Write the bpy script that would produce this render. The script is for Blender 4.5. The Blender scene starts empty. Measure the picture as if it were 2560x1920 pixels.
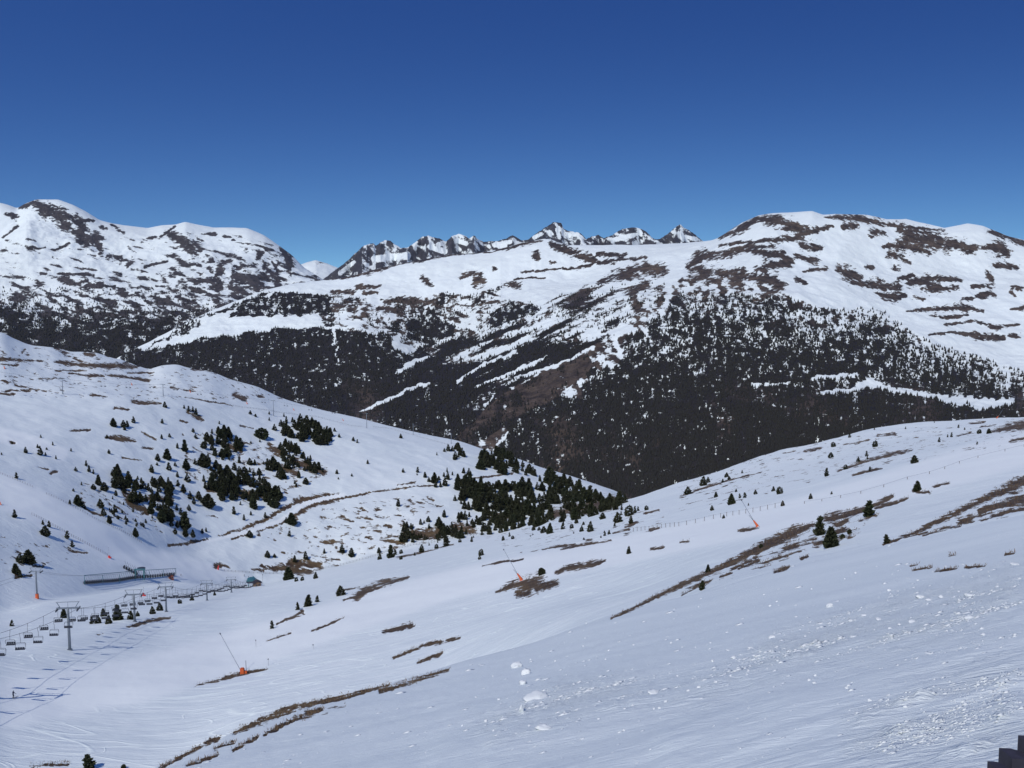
import bpy, bmesh, math, random
import numpy as np
from mathutils import Vector, Matrix

# ------------------------------------------------------------------ camera, sky, sun, exposure
SC = bpy.context.scene
COL = SC.collection
F = 2624.0                      # focal length in photograph pixels (2560 wide)
PITCH = math.radians(6.09)
cam = bpy.data.cameras.new("camera")
cam.sensor_width = 36.0
cam.lens = 36.0 * F / 2560.0
cam.clip_start = 0.05
cam.clip_end = 60000.0
camo = bpy.data.objects.new("camera", cam)
camo.rotation_euler = (math.radians(90) - PITCH, 0, 0)
COL.objects.link(camo)
SC.camera = camo

SUN_EL = math.radians(44.0)
SUN_AZ = math.radians(64.0)     # how far the sun stands behind the camera's left hand
SUNV = Vector((-math.cos(SUN_AZ) * math.cos(SUN_EL), -math.sin(SUN_AZ) * math.cos(SUN_EL), math.sin(SUN_EL)))
world = bpy.data.worlds.new("World")
SC.world = world
world.use_nodes = True
wn, wl = world.node_tree.nodes, world.node_tree.links
wn.clear()
sky = wn.new("ShaderNodeTexSky")
sky.sky_type = 'NISHITA'
sky.sun_disc = False
sky.sun_elevation = SUN_EL
sky.sun_rotation = math.atan2(SUNV.x, SUNV.y)
sky.altitude = 2500
sky.air_density = 1.0
sky.dust_density = 0.1
sky.ozone_density = 3.5
geo = wn.new("ShaderNodeTexCoord")
mp = wn.new("ShaderNodeMapping")
mp.vector_type = 'POINT'
mp.inputs['Scale'].default_value = (1, 1, 2.5)
mp.inputs['Location'].default_value = (0, 0, 0.16)
bg = wn.new("ShaderNodeBackground")
bg.inputs['Strength'].default_value = 0.085
wo = wn.new("ShaderNodeOutputWorld")
wl.new(geo.outputs['Generated'], mp.inputs['Vector'])
wl.new(mp.outputs['Vector'], sky.inputs['Vector'])
# thin mountain air: a colour response per channel, the same over the whole sky
sep = wn.new("ShaderNodeSeparateColor"); com = wn.new("ShaderNodeCombineColor")
wl.new(sky.outputs['Color'], sep.inputs[0])
SKY_S = 0.085
for ch, (gain, gam) in zip(("Red", "Green", "Blue"), ((2.60, 1.50), (2.12, 1.30), (1.29, 0.84))):
    m0 = wn.new("ShaderNodeMath"); m0.operation = 'MULTIPLY'; m0.inputs[1].default_value = SKY_S
    m1 = wn.new("ShaderNodeMath"); m1.operation = 'POWER'; m1.inputs[1].default_value = gam
    m2 = wn.new("ShaderNodeMath"); m2.operation = 'MULTIPLY'; m2.inputs[1].default_value = gain / SKY_S
    wl.new(sep.outputs[ch], m0.inputs[0]); wl.new(m0.outputs[0], m1.inputs[0]); wl.new(m1.outputs[0], m2.inputs[0])
    wl.new(m2.outputs[0], com.inputs[ch])
wl.new(com.outputs[0], bg.inputs['Color'])
bg.inputs['Strength'].default_value = SKY_S
wl.new(bg.outputs['Background'], wo.inputs['Surface'])

sun = bpy.data.lights.new("sun", 'SUN')
sun.energy = 3.2
sun.angle = math.radians(0.53)
sun.color = (1.0, 0.965, 0.92)
suno = bpy.data.objects.new("sun", sun)
suno.rotation_euler = SUNV.to_track_quat('Z', 'Y').to_euler()
COL.objects.link(suno)

SC.view_settings.view_transform = 'Standard'
SC.view_settings.look = 'None'
SC.view_settings.exposure = 0.0
SC.view_settings.gamma = 1.0
SC.view_settings.use_curve_mapping = False
SC.cycles.max_bounces = 5
SC.cycles.diffuse_bounces = 3
SC.cycles.use_denoising = True

# ------------------------------------------------------------------ helpers
rng = np.random.default_rng(7)
random.seed(7)
CP, SP = math.cos(PITCH), math.sin(PITCH)

def ray(px, py):
    """azimuth and tangent of elevation of the line of sight through a photograph point"""
    px = np.asarray(px, float); py = np.asarray(py, float)
    x = (px - 1280.0) / F; y = (960.0 - py) / F
    dx, dy, dz = x, CP + y * SP, -SP + y * CP
    return np.arctan2(dx, dy), dz / np.hypot(dx, dy)

def project(X, Y, Z):
    d = Y * CP - Z * SP
    d = np.where(d < 0.05, 0.05, d)
    u = Y * SP + Z * CP
    return 1280.0 + F * X / d, 960.0 - F * u / d

_perm = rng.permutation(4096)
_grad = rng.uniform(0, 2 * math.pi, 4096)
_gx, _gy = np.cos(_grad), np.sin(_grad)
def pnoise(x, y, seed=0):
    x = np.asarray(x, float); y = np.asarray(y, float)
    xi = np.floor(x).astype(np.int64); yi = np.floor(y).astype(np.int64)
    xf = x - xi; yf = y - yi
    u = xf * xf * xf * (xf * (xf * 6 - 15) + 10); v = yf * yf * yf * (yf * (yf * 6 - 15) + 10)
    def g(ix, iy, fx, fy):
        h = _perm[(_perm[(ix + seed * 131) & 4095] + iy + seed * 17) & 4095]
        return _gx[h] * fx + _gy[h] * fy
    a = g(xi, yi, xf, yf); b = g(xi + 1, yi, xf - 1, yf)
    c = g(xi, yi + 1, xf, yf - 1); d = g(xi + 1, yi + 1, xf - 1, yf - 1)
    return (a + u * (b - a) + v * (c - a + u * (a - b - c + d))) * 1.5
def fbm(x, y, octv=4, seed=0, gain=0.5):
    s = 0; a = 1.0; n = 0
    for i in range(octv):
        s = s + a * pnoise(x * 2 ** i, y * 2 ** i, seed + i); n += a; a *= gain
    return s / n
def ridged(x, y, octv=4, seed=0):
    s = 0; a = 1.0; n = 0
    for i in range(octv):
        s = s + a * (1 - 2 * np.abs(pnoise(x * 2 ** i, y * 2 ** i, seed + i))); n += a; a *= 0.5
    return s / n

def line(pts):
    """control line: (px, py, r) seen in the photograph, or (px, None, r, z) hidden -> az, r, z sorted"""
    A, R, Z = [], [], []
    for p in pts:
        if p[1] is None:
            a, _ = ray(p[0], 960.0); A.append(float(a)); R.append(p[2]); Z.append(p[3])
        else:
            a, t = ray(p[0], p[1]); A.append(float(a)); R.append(p[2]); Z.append(float(t) * p[2])
    o = np.argsort(A)
    return np.array(A)[o], np.array(R, float)[o], np.array(Z)[o]

def pchip(xk, yk, x):
    h = np.diff(xk); dl = np.diff(yk) / h
    n = len(xk); m = np.zeros(n)
    ok = dl[:-1] * dl[1:] > 0
    w1 = 2 * h[1:] + h[:-1]; w2 = h[1:] + 2 * h[:-1]
    with np.errstate(divide='ignore', invalid='ignore'):
        hm = (w1 + w2) / (w1 / dl[:-1] + w2 / dl[1:])
    m[1:-1] = np.where(ok, hm, 0); m[0] = dl[0]; m[-1] = dl[-1]
    i = np.clip(np.searchsorted(xk, x) - 1, 0, n - 2)
    t = (x - xk[i]) / h[i]
    t2 = t * t; t3 = t2 * t
    return ((2 * t3 - 3 * t2 + 1) * yk[i] + (t3 - 2 * t2 + t) * h[i] * m[i]
            + (-2 * t3 + 3 * t2) * yk[i + 1] + (t3 - t2) * h[i] * m[i + 1])

def smooth(a, b, x):
    t = np.clip((x - a) / (b - a), 0, 1)
    return t * t * (3 - 2 * t)

# crops of the photograph the traced features are written in: scale and offset
CROPS = {1: (2.572, 0, 450), 2: (2.572, 800, 500), 3: (2.572, 1700, 500), 4: (2.572, 0, 950), 5: (2.572, 800, 950),
         6: (2.572, 1700, 950), 7: (2.572, 0, 1370), 8: (2.572, 1700, 1370), 0: (1.0, 0, 0),
         11: (5.144, 0, 1000), 12: (5.144, 430, 1000), 13: (5.144, 860, 1080), 14: (5.144, 1200, 1120), 15: (3.403, 1150, 1560), 16: (3.95, 300, 1300)}
def cpt(c, x, y):
    s, ox, oy = CROPS[c]
    return ox + x / s, oy + y / s

def stroke_field(PX, PY, strokes, grow=1.0, minw=1.5):
    """1 on the centre line of the strokes, 0.5 at their edge, falling to 0"""
    out = np.zeros(PX.shape)
    fx, fy, fo = PX.ravel(), PY.ravel(), out.ravel()
    for c, pts in strokes:
        s = CROPS[c][0]
        P = [(*cpt(c, p[0], p[1]), max(minw, (p[2] if len(p) > 2 else 6) / s * grow)) for p in pts]
        if len(P) == 1:
            P = [(P[0][0] - P[0][2] * .5, P[0][1], P[0][2]), (P[0][0] + P[0][2] * .5, P[0][1], P[0][2])]
        mw = max(p[2] for p in P) * 2.2
        sel = np.nonzero((fx > min(p[0] for p in P) - mw) & (fx < max(p[0] for p in P) + mw)
                         & (fy > min(p[1] for p in P) - mw) & (fy < max(p[1] for p in P) + mw))[0]
        if len(sel) == 0:
            continue
        x, y = fx[sel], fy[sel]
        for (x0, y0, w0), (x1, y1, w1) in zip(P[:-1], P[1:]):
            dx, dy = x1 - x0, y1 - y0
            t = np.clip(((x - x0) * dx + (y - y0) * dy) / max(dx * dx + dy * dy, 1e-6), 0, 1)
            d = np.hypot(x - x0 - t * dx, y - y0 - t * dy)
            f = np.clip(1 - 0.5 * d / (w0 + t * (w1 - w0)), 0, 1)
            fo[sel] = np.maximum(fo[sel], f)
    return fo.reshape(PX.shape)

def poly_mask(PX, PY, c, pts):
    P = [cpt(c, *p) for p in pts]
    inside = np.zeros(PX.shape, bool)
    n = len(P)
    for i in range(n):
        x0, y0 = P[i]; x1, y1 = P[(i + 1) % n]
        if y0 == y1:
            continue
        cond = ((y0 > PY) != (y1 > PY)) & (PX < (x1 - x0) * (PY - y0) / (y1 - y0) + x0)
        inside ^= cond
    return inside

def grid_mesh(name, X, Y, Z, attrs, mat, kind='structure'):
    n, m = X.shape
    me = bpy.data.meshes.new(name)
    me.vertices.add(n * m)
    me.vertices.foreach_set("co", np.stack([X, Y, Z], -1).astype(np.float32).ravel())
    i = np.arange(n * m).reshape(n, m)
    q = np.stack([i[:-1, :-1], i[1:, :-1], i[1:, 1:], i[:-1, 1:]], -1).reshape(-1, 4)
    me.loops.add(q.size)
    me.loops.foreach_set("vertex_index", q.astype(np.int32).ravel())
    me.polygons.add(len(q))
    me.polygons.foreach_set("loop_start", np.arange(0, q.size, 4, dtype=np.int32))
    me.polygons.foreach_set("use_smooth", np.ones(len(q), bool))
    for k, v in attrs.items():
        a = me.attributes.new(k, 'FLOAT', 'POINT')
        a.data.foreach_set("value", np.asarray(v, np.float32).ravel())
    me.update(calc_edges=True)
    me.validate()
    me.materials.append(mat)
    o = bpy.data.objects.new(name, me)
    COL.objects.link(o)
    if kind:
        o["kind"] = kind
    return o

# ------------------------------------------------------------------ materials
class NT:
    def __init__(self, name):
        self.m = bpy.data.materials.new(name); self.m.use_nodes = True
        self.t = self.m.node_tree; self.t.nodes.clear()
        self.out = self.t.nodes.new("ShaderNodeOutputMaterial")
        self.b = self.t.nodes.new("ShaderNodeBsdfPrincipled")
        self.t.links.new(self.b.outputs[0], self.out.inputs[0])
    def n(self, typ, **kw):
        nd = self.t.nodes.new(typ)
        for k, v in kw.items():
            setattr(nd, k, v)
        return nd
    def l(self, a, b):
        self.t.links.new(a, b)
    def attr(self, name):
        return self.n("ShaderNodeAttribute", attribute_name=name).outputs['Fac']
    def math(self, op, a, b=None, c=None, clamp=False):
        nd = self.n("ShaderNodeMath", operation=op, use_clamp=clamp)
        for i, v in enumerate((a, b, c)):
            if v is None: continue
            if isinstance(v, (int, float)): nd.inputs[i].default_value = v
            else: self.l(v, nd.inputs[i])
        return nd.outputs[0]
    def noise(self, vec, scale, detail=4, rough=0.55, dist=0.0):
        nd = self.n("ShaderNodeTexNoise")
        nd.inputs['Scale'].default_value = scale; nd.inputs['Detail'].default_value = detail
        nd.inputs['Roughness'].default_value = rough; nd.inputs['Distortion'].default_value = dist
        if vec is not None: self.l(vec, nd.inputs['Vector'])
        return nd.outputs['Fac']
    def mapping(self, vec, scale=(1, 1, 1), rot=(0, 0, 0), loc=(0, 0, 0)):
        nd = self.n("ShaderNodeMapping")
        nd.inputs['Scale'].default_value = scale; nd.inputs['Rotation'].default_value = rot; nd.inputs['Location'].default_value = loc
        self.l(vec, nd.inputs['Vector'])
        return nd.outputs[0]
    def ramp(self, fac, stops, interp='LINEAR'):
        nd = self.n("ShaderNodeValToRGB")
        nd.color_ramp.interpolation = interp
        e = nd.color_ramp.elements
        while len(e) < len(stops): e.new(0.5)
        for i, (p, c) in enumerate(stops):
            e[i].position = p; e[i].color = (*c, 1) if len(c) == 3 else c
        self.l(fac, nd.inputs[0])
        return nd.outputs[0]
    def maprange(self, v, a, b, c=0.0, d=1.0):
        nd = self.n("ShaderNodeMapRange")
        nd.interpolation_type = 'SMOOTHSTEP'
        for i, k in enumerate((a, b, c, d)): nd.inputs[i + 1].default_value = k
        self.l(v, nd.inputs[0])
        return nd.outputs[0]
    def mix(self, f, a, b):
        nd = self.n("ShaderNodeMix", data_type='RGBA')
        if isinstance(f, (int, float)): nd.inputs[0].default_value = f
        else: self.l(f, nd.inputs[0])
        for i, v in ((6, a), (7, b)):
            if isinstance(v, tuple): nd.inputs[i].default_value = (*v, 1)
            else: self.l(v, nd.inputs[i])
        return nd.outputs[2]
    def bump(self, h, strength, dist, normal=None):
        nd = self.n("ShaderNodeBump")
        nd.inputs['Distance'].default_value = dist
        if isinstance(strength, (int, float)): nd.inputs['Strength'].default_value = strength
        else: self.l(strength, nd.inputs['Strength'])
        self.l(h, nd.inputs['Height'])
        if normal is not None: self.l(normal, nd.inputs['Normal'])
        return nd.outputs[0]

def simple_mat(name, col, rough=0.6, metal=0.0, var=0.25, scale=3.0):
    k = NT(name)
    tc = k.n("ShaderNodeTexCoord").outputs['Object']
    f = k.noise(tc, scale, 4)
    a = tuple(c * (1 - var) for c in col); b = tuple(min(1, c * (1 + var)) for c in col)
    k.l(k.mix(f, a, b), k.b.inputs['Base Color'])
    k.b.inputs['Roughness'].default_value = rough
    k.b.inputs['Metallic'].default_value = metal
    return k.m

SNOW = (0.755, 0.82, 0.82)

def ground_material():
    k = NT("snow_ground")
    P = k.n("ShaderNodeNewGeometry").outputs['Position']
    bare, near, groom = k.attr("bare"), k.attr("near"), k.attr("groom")
    # edges of the bare patches: streaky along the slope, grassy at small scale
    m1 = k.mapping(P, (0.10, 0.35, 0.35), (0, 0, math.radians(-35)))
    e1 = k.noise(m1, 1.0, 6, 0.62)
    m2 = k.mapping(P, (0.8, 2.2, 2.2), (0, 0, math.radians(-35)))
    e2 = k.noise(m2, 1.0, 4, 0.6)
    e3 = k.noise(P, 0.30, 6, 0.72)
    e = k.math('ADD', k.math('MULTIPLY', k.math('SUBTRACT', e1, 0.5), 1.5), k.math('MULTIPLY', k.math('SUBTRACT', e2, 0.5), k.math('ADD', 0.9, k.math('MULTIPLY', near, 1.7))))
    e = k.math('ADD', e, k.math('MULTIPLY', k.math('SUBTRACT', e3, 0.5), 1.1))
    b = k.math('ADD', bare, k.math('MULTIPLY', e, k.maprange(bare, 0.12, 0.45)))
    bm_ = k.maprange(b, 0.49, 0.55)
    gn = k.math('ADD', k.math('MULTIPLY', k.noise(k.mapping(P, (1, 2.5, 2.5), (0, 0, -0.6)), 0.22, 8, 0.8), 0.6), k.math('MULTIPLY', k.noise(P, 0.06, 5, 0.7), 0.4))
    gcol = k.ramp(gn, [(0.36, (0.022, 0.014, 0.009)), (0.45, (0.068, 0.043, 0.024)), (0.53, (0.125, 0.084, 0.042)), (0.63, (0.21, 0.152, 0.075))])
    # snow: old, slightly soiled drifts and brushed tracks
    s1 = k.noise(P, 0.012, 5, 0.6)
    s2 = k.noise(k.mapping(P, (0.05, 0.22, 0.22), (0, 0, math.radians(-30))), 1.0, 5, 0.6)
    sf = k.math('ADD', k.math('MULTIPLY', s1, 0.5), k.math('MULTIPLY', s2, 0.5))
    scol = k.ramp(sf, [(0.30, (0.665, 0.735, 0.75)), (0.5, SNOW), (0.70, (0.81, 0.86, 0.855))])
    scol = k.mix(k.math('MULTIPLY', groom, 0.85), scol, (0.90, 0.94, 0.915))
    # ski tracks: thin curved scratches of freshly turned snow
    trk = None
    for i, (sc_, rot, w) in enumerate(((0.028, 0.2, 0.007), (0.050, -0.7, 0.008), (0.024, 1.2, 0.006), (0.075, -0.35, 0.010), (0.060, 0.9, 0.008), (0.11, 0.05, 0.014))):
        nz = k.noise(k.mapping(P, (sc_ * 0.35, sc_, sc_), (0, 0, rot), (i * 37.0, i * 11.0, 0)), 1.0, 1.5, 0.4, 0.6)
        a = k.math('ABSOLUTE', k.math('SUBTRACT', nz, 0.5))
        t = k.maprange(a, 0.0, w, 1.0, 0.0)
        gate = k.maprange(k.noise(P, 0.02 + 0.004 * i, 3), 0.44, 0.58)
        t = k.math('MULTIPLY', t, gate)
        trk = t if trk is None else k.math('MAXIMUM', trk, t)
    trk = k.math('MULTIPLY', trk, k.attr("tracks"))
    scol = k.mix(k.math('MULTIPLY', trk, 0.9), scol, (0.90, 0.97, 0.925))
    col = k.mix(bm_, scol, gcol)
    k.l(col, k.b.inputs['Base Color'])
    k.b.inputs['Roughness'].default_value = 0.62
    k.b.inputs['Specular IOR Level'].default_value = 0.25
    # relief
    sas = k.noise(k.mapping(P, (1.1, 5.0, 5.0), (0, 0, SAS_ROT)), 1.0, 5, 0.6, 0.3)
    fine = k.noise(k.mapping(P, (4.5, 12, 12), (0, 0, SAS_ROT)), 1.0, 5, 0.68)
    hn = k.math('ADD', k.math('MULTIPLY', sas, 1.0), k.math('MULTIPLY', fine, 0.65))
    rip = k.attr("rough")
    n1 = k.bump(hn, k.math('MULTIPLY', near, k.math('ADD', 0.34, k.math('MULTIPLY', rip, 0.66))), 0.10)
    mid = k.noise(k.mapping(P, (0.06, 0.3, 0.3), (0, 0, math.radians(-28))), 1.0, 7, 0.65)
    n2 = k.bump(mid, k.math('MULTIPLY', k.math('SUBTRACT', 1.0, near), k.math('SUBTRACT', 0.55, k.math('MULTIPLY', groom, 0.45))), 0.9, n1)
    n3 = k.bump(k.noise(P, 1.6, 6, 0.7), k.math('MULTIPLY', bm_, 0.9), 0.5, n2)
    n4 = k.bump(trk, 0.35, 0.25, n3)
    k.l(n4, k.b.inputs['Normal'])
    return k.m

def mountain_material(name, grain, rockcol, browncol, snow=SNOW, streak=(1, 1, 1), namp=0.5):
    """grain = metres of the finest patches"""
    k = NT(name)
    P = k.n("ShaderNodeNewGeometry").outputs['Position']
    bare, brown = k.attr("bare"), k.attr("brown")
    m = k.mapping(P, tuple(s / grain for s in streak))
    e = k.math('SUBTRACT', k.noise(m, 0.55, 7, 0.70), 0.5)
    e2 = k.math('SUBTRACT', k.noise(m, 2.0, 4, 0.65), 0.5)
    ee = k.math('ADD', k.math('MULTIPLY', e, namp * 3.2), k.math('MULTIPLY', e2, namp * 1.9))
    b = k.math('ADD', bare, k.math('MULTIPLY', ee, k.maprange(bare, 0.10, 0.40)))
    bm_ = k.maprange(b, 0.42, 0.62)
    rc = k.mix(brown, rockcol, browncol)
    v = k.noise(m, 0.7, 6, 0.75)
    rc = k.mix(k.maprange(v, 0.30, 0.72), tuple(c * 0.45 for c in rockcol), rc)
    rc = k.mix(k.attr('dark_floor'), rc, (0.026, 0.024, 0.026))  # near-black ground tone, stronger where the trees stand denser
    sc = k.ramp(k.noise(m, 0.05, 5, 0.6), [(0.3, tuple(c * 0.93 for c in snow)), (0.7, tuple(min(1, c * 1.04) for c in snow))])
    k.l(k.mix(bm_, sc, rc), k.b.inputs['Base Color'])
    k.b.inputs['Roughness'].default_value = 0.7
    k.b.inputs['Specular IOR Level'].default_value = 0.15
    n1 = k.bump(k.noise(m, 0.22, 7, 0.62), 0.35, grain * 1.2)
    n2 = k.bump(k.noise(m, 0.9, 5, 0.7), k.math('MULTIPLY', bm_, 0.8), grain * 0.9, n1)
    k.l(n2, k.b.inputs['Normal'])
    return k.m
# ------------------------------------------------------------------ near terrain: the slope, the valley and the hill across it
GX, GY = 0.23, -0.343           # fall of the slope under the camera
def hid(*p):
    return [(px, None, r, z) for px, r, z in p]
FC_ = [(-700, 2280, 15), (-200, 2080, 18), (0, 2020, 20), (300, 1950, 23), (440, 1898, 25), (648, 1806, 31), (926, 1724, 38), (1122, 1666, 45),
       (1400, 1585, 53), (1700, 1494, 60), (1972, 1416, 64), (2205, 1366, 66), (2560, 1288, 70), (3260, 1160, 76)]
M1_ = [(-700, 2300, 150), (0, 2045, 165), (440, 1925, 180), (648, 1832, 185), (926, 1748, 190), (1122, 1690, 190), (1400, 1606, 150), (1700, 1512, 120),
       (1972, 1434, 120), (2205, 1384, 125), (2560, 1306, 130), (3260, 1180, 140)]
M2_ = [(-700, 1800, 210), (0, 1745, 235), (175, 1735, 243), (400, 1710, 250), (606, 1678, 260), (900, 1610, 265), (1122, 1560, 262), (1400, 1500, 240),
       (1530, 1480, 225), (1700, 1440, 200), (1900, 1388, 190), (2080, 1335, 195), (2310, 1262, 215), (2560, 1195, 250), (3260, 1040, 300)]
M3_ = [(-700, 1690, 255), (0, 1640, 285), (175, 1600, 315), (337, 1547, 385), (416, 1535, 420), (606, 1530, 400), (900, 1480, 400), (1122, 1440, 390),
       (1300, 1400, 380), (1530, 1370, 350), (1900, 1290, 330), (2080, 1240, 340), (2310, 1170, 370), (2560, 1100, 430), (3260, 950, 500)]
M4_ = [(-700, 1610, 330), (0, 1570, 380), (175, 1545, 420), (300, 1530, 450), (416, 1512, 500), (518, 1491, 594), (606, 1478, 640), (900, 1420, 620),
       (1122, 1380, 600), (1400, 1320, 580), (1700, 1250, 580), (2000, 1170, 620), (2310, 1100, 680), (2560, 1062, 760), (3260, 990, 850)]
BC_ = [(-700, 1560, 420), (0, 1522, 490), (100, 1497, 525), (250, 1472, 600), (430, 1452, 700), (640, 1458, 800), (860, 1412, 870), (1000, 1372, 900),
       (1220, 1335, 940), (1400, 1290, 900), (1540, 1256, 800), (1609, 1238, 760), (1700, 1206, 780), (1800, 1178, 800), (1944, 1130, 830), (2060, 1104, 850),
       (2180, 1074, 890), (2280, 1059, 930), (2400, 1051, 960), (2500, 1046, 985), (2560, 1046, 1000), (3260, 1035, 1100)]
H1_ = [(-700, 1360, 500), (0, 1385, 585), (250, 1392, 668), (430, 1386, 772), (500, 1382, 815), (640, 1365, 862), (800, 1345, 915), (1000, 1310, 960), (1220, 1290, 1020), (1400, 1262, 1080),
       (1540, 1252, 1200)] + hid((1609, 1180, -285), (1800, 1150, -300), (2060, 1200, -300), (2560, 1350, -300), (3260, 1450, -300))
H2_ = [(-700, 1170, 660), (0, 1175, 765), (300, 1185, 870), (600, 1205, 980), (900, 1195, 1080), (1220, 1195, 1180), (1400, 1222, 1260), (1551, 1245, 1330)] + \
    hid((1609, 1350, -340), (1800, 1400, -380), (2560, 1600, -400), (3260, 1700, -400))
H3_ = [(-700, 970, 880), (0, 1005, 990), (400, 1015, 1100), (700, 1065, 1230), (1000, 1112, 1270), (1220, 1145, 1340), (1400, 1192, 1370), (1551, 1240, 1400)] + \
    hid((1609, 1450, -380), (1800, 1550, -420), (2560, 1800, -450), (3260, 1900, -450))
HC = [(-700, 800, 1200), (0, 827, 1250), (39, 847, 1255), (78, 862, 1265), (136, 868, 1290), (179, 878, 1310), (233, 880, 1325), (264, 889, 1335), (295, 897, 1340),
      (350, 917, 1350), (373, 922, 1360), (408, 913, 1370), (435, 911, 1380), (474, 920, 1390), (525, 928, 1400), (575, 948, 1410), (642, 967, 1430),
      (700, 994, 1450), (800, 1024, 1470), (878, 1041, 1470), (956, 1061, 1465), (1072, 1088, 1460), (1150, 1104, 1460), (1208, 1123, 1460), (1286, 1144, 1450),
      (1364, 1172, 1440), (1430, 1191, 1440), (1500, 1214, 1450), (1558, 1238, 1470)]
H4_ = HC + hid((1620, 1560, -420), (1800, 1700, -460), (2560, 1950, -500), (3260, 2000, -500))

pxs = np.concatenate([np.linspace(-700, -80, 40), np.linspace(-60, 2620, 820), np.linspace(2640, 3260, 40)])
AZ = ray(pxs, np.full(pxs.shape, 1200.0))[0]
def soft(v, w):
    k = np.hanning(w + 2)[1:-1]; k /= k.sum()
    return np.convolve(np.pad(v, w // 2, 'edge'), k, 'valid')
def atl(L, w=61):
    a, r, z = line(L)
    R, Z = pchip(a, r, AZ), pchip(a, z, AZ)
    t = Z / R                                   # smooth range and sight angle apart, so outlines stay put
    R = soft(R, w)
    return R, soft(t, max(3, (w // 4) | 1)) * R
sa, ca = np.sin(AZ), np.cos(AZ)
rF, zF = atl(FC_)
def plane(r):
    return -1.62 + r * (GX * sa + GY * ca)
kn = [(np.full_like(AZ, 0.4), np.full_like(AZ, -1.62)), (rF * 0.25, plane(rF * 0.25)), (rF * 0.6, 0.65 * plane(rF * 0.6) + 0.35 * (-1.62 + 0.6 * (zF + 1.62))), (rF, zF)]
tF = zF / rF
kn.append((rF * 1.35, zF + (tF - 0.14) * rF * 0.35))
for L in (M1_, M2_, M3_, M4_, BC_, H1_, H2_, H3_, H4_):
    kn.append(atl(L, 7 if L is H4_ else 61))
r4, z4 = kn[-1]
kn.append((r4 + 260, z4 - 110)); kn.append((r4 + 900, z4 - 330)); kn.append((r4 + 1500, np.full_like(AZ, -790.0)))
KR = np.stack([k[0] for k in kn]); KZ = np.stack([k[1] for k in kn])
for i in range(1, len(KR)):
    KR[i] = np.maximum(KR[i], KR[i - 1] * 1.02 + 0.05)
# keep the slopes between the control lines straight, rounding only at the lines
kr2, kz2 = [KR[0]], [KZ[0]]
for i in range(1, len(KR)):
    for f in ((0.3, 0.7) if 4 < i < len(KR) - 2 else ()):
        kr2.append(KR[i - 1] + f * (KR[i] - KR[i - 1])); kz2.append(KZ[i - 1] + f * (KZ[i] - KZ[i - 1]))
    kr2.append(KR[i]); kz2.append(KZ[i])
KR, KZ = np.stack(kr2), np.stack(kz2)
ROWS = np.unique(np.concatenate([np.geomspace(0.4, 6, 14), np.geomspace(6, 80, 150), np.geomspace(80, 520, 190), np.geomspace(520, 1500, 300), np.linspace(1500, 3300, 36)]))
Zg = np.empty((len(AZ), len(ROWS)))
for c in range(len(AZ)):
    Zg[c] = pchip(KR[:, c], KZ[:, c], ROWS)
# soften the joints between the control lines sideways
kern = np.array([1, 2, 3, 4, 3, 2, 1.0]); kern /= kern.sum()
Zs = np.copy(Zg)
pad = np.pad(Zg, ((3, 3), (0, 0)), 'edge')
Zs = sum(w * pad[i:i + len(AZ)] for i, w in enumerate(kern))
Zg = Zs
Rg = np.broadcast_to(ROWS, Zg.shape)
Xg, Yg = Rg * sa[:, None], Rg * ca[:, None]

def hit_dir(p, q):
    """ground-plane direction, near slope, of a line seen in the photograph"""
    out = []
    for px, py in (p, q):
        a, t = ray(px, py); s, c_ = math.sin(a), math.cos(a)
        r = 1.62 / ((GX * s + GY * c_) - t)
        out.append((r * s, r * c_))
    return math.atan2(out[1][1] - out[0][1], out[1][0] - out[0][0])
SAS = hit_dir((1900, 1800), (2400, 1640))
SAS_ROT = -SAS

# relief of the snow
w_near = smooth(55, 25, Rg)
PXg, PYg = project(Xg, Yg, Zg)
cs, sn = math.cos(SAS), math.sin(SAS)
U = Xg * cs + Yg * sn; V = -Xg * sn + Yg * cs
drift = 0.10 * fbm(U / 7.0, V / 2.2, 4, 3) + 0.035 * fbm(U / 1.3, V / 0.35, 3, 9)
debris = np.zeros_like(Zg)
for c, P in ((8, [(150, 800), (600, 560), (1300, 330), (2212, 60), (2212, 420), (1500, 640), (700, 760), (250, 900)]),
             (15, [(0, 800), (500, 700), (900, 480), (1300, 480), (2212, 480), (2212, 620), (1200, 720), (300, 1000)]),
             (8, [(1050, 1415), (1050, 1150), (1500, 900), (2212, 700), (2212, 1415)])):
    wx = PXg + 40 * fbm(U / 3, V / 1.5, 3, 21); wy = PYg + 25 * fbm(U / 3, V / 1.5, 3, 22)
    debris = np.maximum(debris, poly_mask(wx, wy, c, P).astype(float))
def blur(A, n, it=2):
    for _ in range(it):
        for ax in (0, 1):
            c = np.cumsum(np.pad(A, [(n + 1, n) if q == ax else (0, 0) for q in (0, 1)], 'edge'), axis=ax)
            A = (np.take(c, range(2 * n + 1, c.shape[ax]), ax) - np.take(c, range(0, c.shape[ax] - 2 * n - 1), ax)) / (2 * n + 1)
    return A
debris = blur(debris, 9) * (Rg < 60)
debris = np.clip(debris * (1 + 1.2 * fbm(U / 2.2, V / 0.8, 3, 23)), 0, 1)
lump = np.clip(fbm(U / 0.9, V / 0.35, 4, 31) - 0.12, 0, None)
Zg = Zg + w_near * (drift * smooth(0.5, 6, Rg) + debris * lump * 0.20)
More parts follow.
